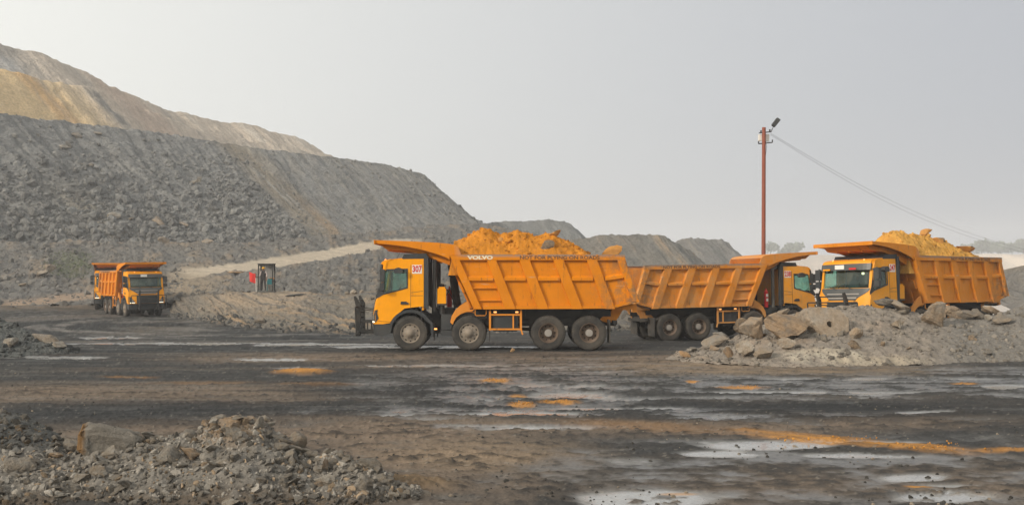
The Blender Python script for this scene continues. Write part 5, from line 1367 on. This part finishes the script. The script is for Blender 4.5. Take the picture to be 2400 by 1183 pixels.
for px, py, r, lb in [(488, 563, .9, "pale boulder on the bench crest above the left truck's right"), (385, 568, .8, "boulder on the bench crest over the left truck"), (100, 645, .9, "grey boulder left of the far left truck"), (120, 634, .8, "boulder behind the grey one left of the trucks"), (52, 672, .7, "thin leaning rock by the road at far left"), (165, 568, .8, "boulder on the bench crest at far left")]:
    sp(BENCH, px, py, r, lb, rnd.choice(ROCKS), .15, None, None, .25)
for px, py, r, lb in [(832, 678, .32, "pale boulder on the berm left of the middle truck's bull bar"), (812, 684, .22, "smaller stone beside the pale boulder on the berm"), (774, 690, .2, "white stone on the berm top between booth and middle truck"), (612, 757, .4, "grey boulder low on the berm's face under the booth"), (470, 728, .3, "grey stone on the berm's left face"), (848, 686, .2, "brown stone on the berm by the bull bar")]:
    sp(BERM, px, py, r, lb, rnd.choice(ROUND), .1, None, None, .25)

# --- clods on the ground
gxp, gyp = pix(GROUND.V)
gm = np.argwhere((gxp > -40) & (gxp < 2440) & (gyp > 790) & (gyp < 1200))
w_ = r_.rand(len(gm)) < .9
sel = gm[r_.randint(len(gm), size=3400)]
cl_n = fbm(GROUND.V[..., 0] * .5, GROUND.V[..., 1] * .5, 0, 3, 991)
sel = np.array([q for q in sel if cl_n[q[0], q[1]] > r_.uniform(-.25, .45)])
rubble('clod', [GROUND.V[i, j] for i, j in sel], [float(np.clip(.010 * (1 - r_.rand()) ** -.55, .010, .036)) for _ in sel], [np.array([.05, .047, .043]) * r_.uniform(.6, 1.6) if r_.rand() < .85 else np.array([.24, .2, .155]) for _ in sel], M['heap'], TINY, "small dark clods trodden into the haul ground", 'clods', 8)
OP, OS = [], []
for cx, cy, rx, ry, n in [(712, 871, 62, 4, 60), (1222, 947, 30, 5, 40), (1310, 941, 40, 3, 30), (1735, 906, 50, 2, 30), (1160, 891, 30, 4, 25), (2180, 1048, 90, 9, 50), (1950, 1030, 130, 6, 40)]:
    for _ in range(n):
        px, py = r_.normal(cx, rx * .5), r_.normal(cy, ry * .5)
        D = F * H / (py - HZ); OP.append(np.array([(px - 1200) * D / F, D, .02])); OS.append(float(np.clip(.007 * (1 - r_.rand()) ** -.5, .007, .026)))
rubble('spilt_clod', OP, OS, [np.array([.50, .235, .05]) * r_.uniform(.6, 1.2) for _ in OP], M['load'], TINY, "orange clods spilt from the trucks on the haul ground", 'clods', 9)
for px, py, r, oc, lb in [(1202, 824, .13, 1.0, "orange stone fallen on the ground under the middle truck"), (997, 1057, .035, .0, "white pebble on the brown ground, right one of two"), (940, 1067, .03, 0, "white pebble on the brown ground, left one of two"), (1222, 1090, .03, 0, "small pale pebble on the brown ground farther right")]:
    D = F * H / (py - HZ); put_rock(((px - 1200) * D / F, D, .0), r, lb, None, ROUND[0], oc, None, (1.2, .9, .8), 'stone', 'stone', .1)

# --- weeds on the slope at far left
wv = BENCH.V; wx, wy = pix(wv)
wc = np.argwhere((np.hypot(wx - 165, (wy - 622) * 1.8) < 62)); V, Q = [], []
for _ in range(900):
    i, j = wc[r_.randint(len(wc))]; c = wv[i, j] + np.array([r_.normal() * .2, r_.normal() * .2, abs(r_.normal()) * .22])
    a = r_.normal(size=3); a /= np.linalg.norm(a); b = r_.normal(size=3); b /= np.linalg.norm(b); k = len(V)
    V += [c - a * .09, c + b * .05, c + a * .09, c - b * .05]; Q.append((k, k + 1, k + 2, k + 3))
tag(link('weed', fast_mesh('weed', V, Q, M['weed'], False)), "low green weeds on the slope left of the far trucks", 'weeds', kind='stuff')

# ------------------------------------------------------------------ flagman's booth on the berm
bp_ = Vector(P(625, 684.5, 73.0))
booth = tag(link('booth', None, None, bp_, (0, 0, .06)), "narrow dark tin booth on the berm where the flagman stands", 'booth')
MB().box(-.52, .56, -.5, .5, 0, .10).build('floor', M['tin'], booth)
for x in (-.49, .49):
    for y in (-.45, .45): MB().box(x - .035, x + .035, y - .035, y + .035, .10, 2.0).build('post', M['black'], booth)
m = MB(); xs = np.linspace(-.56, .56, 29)
prof = [(x, 2.0 + .02 * math.cos(i * math.pi)) for i, x in enumerate(xs)]
m.prism(prof + [(x, z + .02) for x, z in prof[::-1]], -.55, .55); m.build('roof', M['black'], booth)
MB().box(-.525, .525, -.48, -.45, 1.86, 1.98).build('fascia', M['black'], booth)
for k in range(6):
    x = -.42 + k * .168; MB().box(x - .075, x + .075, .46, .475, .10, 1.98).build('back_panel', M['panel'], booth)
rail = MB().box(.02, .58, -.56, -.52, .50, .56).build('handrail', M['tin'], booth)
for x in (.05, .18, .31, .44, .55): MB().box(x - .018, x + .018, -.555, -.525, .10, .50).build('baluster', M['tin'], rail)
ch = tag(link('chair', None, None, bp_ + Vector((.26, -.15, .10)), (0, 0, .3)), "teal plastic chair inside the booth behind the rail", 'chair')
MB().prism([(-.2, .44), (.2, .44), (.2, .48), (-.2, .48)], -.2, .2).build('seat', M['teal'], ch)
m = MB(); m.prism([(-.19, .46), (.19, .46), (.20, .72), (.12, .86), (-.12, .86), (-.20, .72)], -.22, -.18); m.build('backrest', M['teal'], ch)
for x in (-.17, .17):
    for y in (-.17, .17): MB().tube([(x, y, .44), (x * 1.15, y * 1.15, 0)], .02, 6).build('leg', M['teal'], ch)
sk = ROUND[2].copy(); sk.materials.clear(); sk.materials.append(M['sack'])
tag(link('sack', sk, None, bp_ + Vector((.32, .2, .98)), (0, 0, .2), (.24, .16, .13)), "orange sack hung at the back of the booth above the chair", 'sack')
MB_sh = MB().box(.12, .52, .28, .44, .85, .87); tag(MB_sh.build('shelf', M['tin'], None, False, bp_), "small shelf at the back of the booth", 'shelf')
fl = tag(link('flag', None, None, Vector(P(600.5, 684, 72.6))), "red flag drooping from a white post left of the booth", 'flag')
MB().tube([(0, 0, 0), (-.02, 0, 1.0)], .022, 8).build('pole', M['white'], fl)
xs, zs = np.linspace(0, 1, 14), np.linspace(0, 1, 14); V = []
for a in zs:
    for b in xs: V.append((-.04 - .42 * b - .05 * a * b + .10 * (1 - a) * 0, .05 * math.sin(b * 7 + a * 2) * b, .62 + .68 * a + .10 * b - .02 * math.sin(b * 5)))
o = link('cloth', fast_mesh('cloth', V, grid_quads(14, 14), M['flag'], True), fl)
sm = o.modifiers.new('thick', 'SOLIDIFY'); sm.thickness = .01
MB().tube([(-.02, 0, 1.0), (-.06, 0, 1.33)], .014, 6).build('staff', M['bark'], fl)
tag(MB().tube([(0, 0, 0), (.0, 0, .85)], .022, 8).build('post', M['white'], None, False, Vector(P(605.5, 684, 72.6))), "short white post between the flag and the booth", 'post')

def make_person(loc):
    root = tag(link('person', None, None, loc, (0, 0, -.2)), "person in yellow helmet and dark clothes standing in the booth", 'person')
    J = {'pelvis': (0, 0, .90), 'waist': (0, 0, 1.05), 'chest': (0, .01, 1.28), 'neck': (0, 0, 1.43), 'head': (0, -.01, 1.53), 'crown': (0, .0, 1.64),
         'hipL': (-.09, 0, .86), 'kneeL': (-.11, -.02, .48), 'ankL': (-.12, .01, .09), 'toeL': (-.14, -.15, .035), 'hipR': (.09, 0, .86), 'kneeR': (.11, -.01, .48), 'ankR': (.13, .02, .09), 'toeR': (.15, -.14, .035),
         'shL': (-.18, 0, 1.36), 'elL': (-.27, .0, 1.10), 'wrL': (-.36, -.14, .98), 'haL': (-.40, -.20, .97), 'shR': (.18, 0, 1.36), 'elR': (.25, .03, 1.10), 'wrR': (.24, -.05, .86), 'haR': (.235, -.08, .78)}
    R_ = {'pelvis': .15, 'waist': .14, 'chest': .16, 'neck': .058, 'head': .088, 'crown': .07, 'hipL': .095, 'kneeL': .062, 'ankL': .045, 'toeL': .035, 'hipR': .095, 'kneeR': .062, 'ankR': .045, 'toeR': .035, 'shL': .065, 'elL': .046, 'wrL': .034, 'haL': .038, 'shR': .065, 'elR': .046, 'wrR': .034, 'haR': .038}
    E_ = [('pelvis', 'waist'), ('waist', 'chest'), ('chest', 'neck'), ('neck', 'head'), ('head', 'crown'), ('pelvis', 'hipL'), ('hipL', 'kneeL'), ('kneeL', 'ankL'), ('ankL', 'toeL'), ('pelvis', 'hipR'), ('hipR', 'kneeR'), ('kneeR', 'ankR'), ('ankR', 'toeR'),
          ('chest', 'shL'), ('shL', 'elL'), ('elL', 'wrL'), ('wrL', 'haL'), ('chest', 'shR'), ('shR', 'elR'), ('elR', 'wrR'), ('wrR', 'haR')]
    nm = list(J); V = [J[k] for k in nm]; Rr = [R_[k] for k in nm]; E = [(nm.index(a), nm.index(b)) for a, b in E_]
    for base, sx in (('haL', -1), ('haR', 1)):          # five fingers
        b = Vector(J[base]); down = Vector((sx * .1, -.3, -.9)) if base == 'haR' else Vector((-.6, -.6, -.15))
        down.normalize()
        for f in range(5):
            o1 = Vector(((f - 2) * .018, .006 * (f - 2), 0)); L = [.055, .085, .095, .088, .07][f]
            if f == 0: o1 += Vector((-.02 * sx, -.03, .04))
            i = len(V); V += [tuple(b + o1 * .6 + down * .03), tuple(b + o1 + down * (.03 + L * .6)), tuple(b + o1 + down * (.03 + L) + Vector((0, -.012, 0)))]; Rr += [.011, .010, .008]
            E += [(nm.index(base), i), (i, i + 1), (i + 1, i + 2)]
    me = bpy.data.meshes.new('body'); me.from_pydata(V, E, [])
    o = link('body', me, root); me.materials.append(M['vest']); me.materials.append(M['skin']); me.materials.append(M['shirt'])
    md = o.modifiers.new('skin', 'SKIN')
    for v, r in zip(me.skin_vertices[0].data, Rr): v.radius = (r, r); v.use_root = False
    me.skin_vertices[0].data[0].use_root = True
    sub = o.modifiers.new('smooth', 'SUBSURF'); sub.levels = 1; sub.render_levels = 1
    dg = bpy.context.evaluated_depsgraph_get(); m2 = bpy.data.meshes.new_from_object(o.evaluated_get(dg))
    o.modifiers.clear(); o.data = m2
    m2.materials.clear()
    for k in ('vest', 'skin', 'shirt'): m2.materials.append(M[k])
    for p in m2.polygons:
        c = p.center; p.use_smooth = True
        p.material_index = 1 if c.z > 1.45 or (abs(c.x) > .2 and c.z < 1.02) else 2 if (abs(c.x) > .155 and c.z > 1.0) else 0
    m = MB()
    for k in range(9):
        pass
    prof = [(0, .105), (.05, .10), (.09, .07), (.112, .02), (.115, -.01), (.145, -.02), (.145, -.03), (.11, -.03)]
    hm = MB().lathe([(r, z) for r, z in prof], 20)
    hm.v = [(x, -z, y) for x, y, z in hm.v]
    hm.build('helmet', M['helmet'], root, True, (0, -.01, 1.61))
    return root
make_person(bp_ + Vector((-.15, -.30, .10)))

for px, py, w, lb in [(585, 683, .2, "dark bundle on the berm left of the red flag"), (700, 693, .9, "black crumpled sheet lying on the berm right of the booth")]:
    b = ROUND[3].copy(); b.materials.clear(); b.materials.append(M['black'])
    tag(link('sheet' if w > .5 else 'bundle', b, None, BERM.at(px, py) + Vector((0, 0, .06)), (0, -.12, .1), (w, min(w, .35), .13)), lb, 'sheet' if w > .5 else 'bundle')

# ------------------------------------------------------------------ lamp post and wires
pb = Vector(((1789 - 1200) * 52 / F, 52, -.35))
post = tag(link('lamp_post', None, None, pb), "tall red brown steel pole with a floodlight behind the second truck", 'lamp post')
MB().tube([(0, 0, 0), (0, 0, 4.0), (.01, 0, 4.0), (.03, 0, 10.46)], [.118, .112, .104, .095], 16).build('pole', M['rust'], post)
m = MB(); m.bar((-.22, .0, 10.18), (.40, -.02, 10.24), .05, .05); m.tube([(.33, 0, 10.24), (.33, 0, 10.36)], .045, 8); m.tube([(-.12, 0, 10.2), (-.12, 0, 10.31)], .04, 8); m.build('cross_arm', M['black'], post)
m = MB(); m.bar((-.24, -.02, 9.63), (.46, .02, 9.70), .05, .05); m.bar((-.24, 0, 9.63), (-.24, 0, 9.76), .05, .05); m.bar((.46, 0, 9.70), (.46, 0, 9.84), .05, .05); m.build('cross_arm', M['black'], post)
MB().box(-.20, -.04, .12, .3, 9.80, 10.12).build('fuse_box', M['white'], post); MB().box(.10, .34, .12, .3, 9.78, 10.14).build('fuse_box', M['white'], post)
m = MB(); m.tube([(.02, .1, 9.2), (.10, .12, 9.6), (.14, .14, 9.78), (.05, .12, 9.9)], .018, 6); m.tube([(.16, .14, 9.78), (.2, .12, 9.5), (.15, .1, 9.1)], .012, 6); m.build('drop_cable', M['cable'], post)
MB().tube([(.40, 0, 10.24), (.46, 0, 10.4), (.54, 0, 10.56)], .022, 8).build('lamp_bracket', M['black'], post)
d = Vector((.30, 0, .40)).normalized(); nrm = Vector((-d.z, 0, d.x)); c0 = Vector((.50, 0, 10.52)); m = MB(); vs = []
for a in (0, .46):
    for b, e in ((-.10, -.12), (.10, -.12), (.10, .12), (-.10, .12)):
        k = .85 if a == 0 else 1
        vs.append(c0 + d * a + nrm * b * k + Vector((0, e, 0)))
m.add(vs, [(0, 1, 2, 3), (4, 7, 6, 5), (0, 4, 5, 1), (1, 5, 6, 2), (2, 6, 7, 3), (3, 7, 4, 0)])
for a in (.05, .12, .19, .26, .33, .40): m.bar(c0 + d * a + nrm * .10 - Vector((0, .1, 0)), c0 + d * a + nrm * .10 + Vector((0, .1, 0)), .02, .05)
m.build('floodlight', M['plastic'], post)
W1 = [(1806, 313), (1880, 356), (1960, 403), (2040, 446), (2120, 485), (2194, 519), (2270, 544), (2335, 565), (2400, 584), (2500, 606), (2700, 636)]
for k, (dy, lb) in enumerate([(0, "upper of the two thin wires running right from the pole"), (6, "lower of the two thin wires running right from the pole")]):
    a = np.array(W1, float); x = np.linspace(a[0, 0], a[-1, 0], 60); cf = np.polyfit(a[:, 0], a[:, 1], 4); y = np.polyval(cf, x)
    y[0] = 313; sep = dy * np.sin(np.clip((x - 1806) / 500, 0, 1) * math.pi * .7) + (dy * .5)
    m = MB().tube([P(px, py + e, 52 + (px - 1806) * .065) for px, py, e in zip(x, y, sep)], .008, 5)
    tag(m.build('wire', M['cable']), lb, 'wire', 'wires from the lamp post')

# ------------------------------------------------------------------ haze over the pit
hz = NT("pit_haze")
hz.t.nodes.remove(hz.b)
pv = hz.n("VolumePrincipled")
pv.inputs["Color"].default_value = (0.93, 0.94, 0.97, 1)
pv.inputs["Density"].default_value = 0.00065
pv.inputs["Anisotropy"].default_value = 0.0
hz.l(pv.outputs[0], hz.out.inputs["Volume"])
tag(MB().box(-1100, 1100, -80, 1230, -57.0, 60).build('haze', hz.m), kind='stuff')
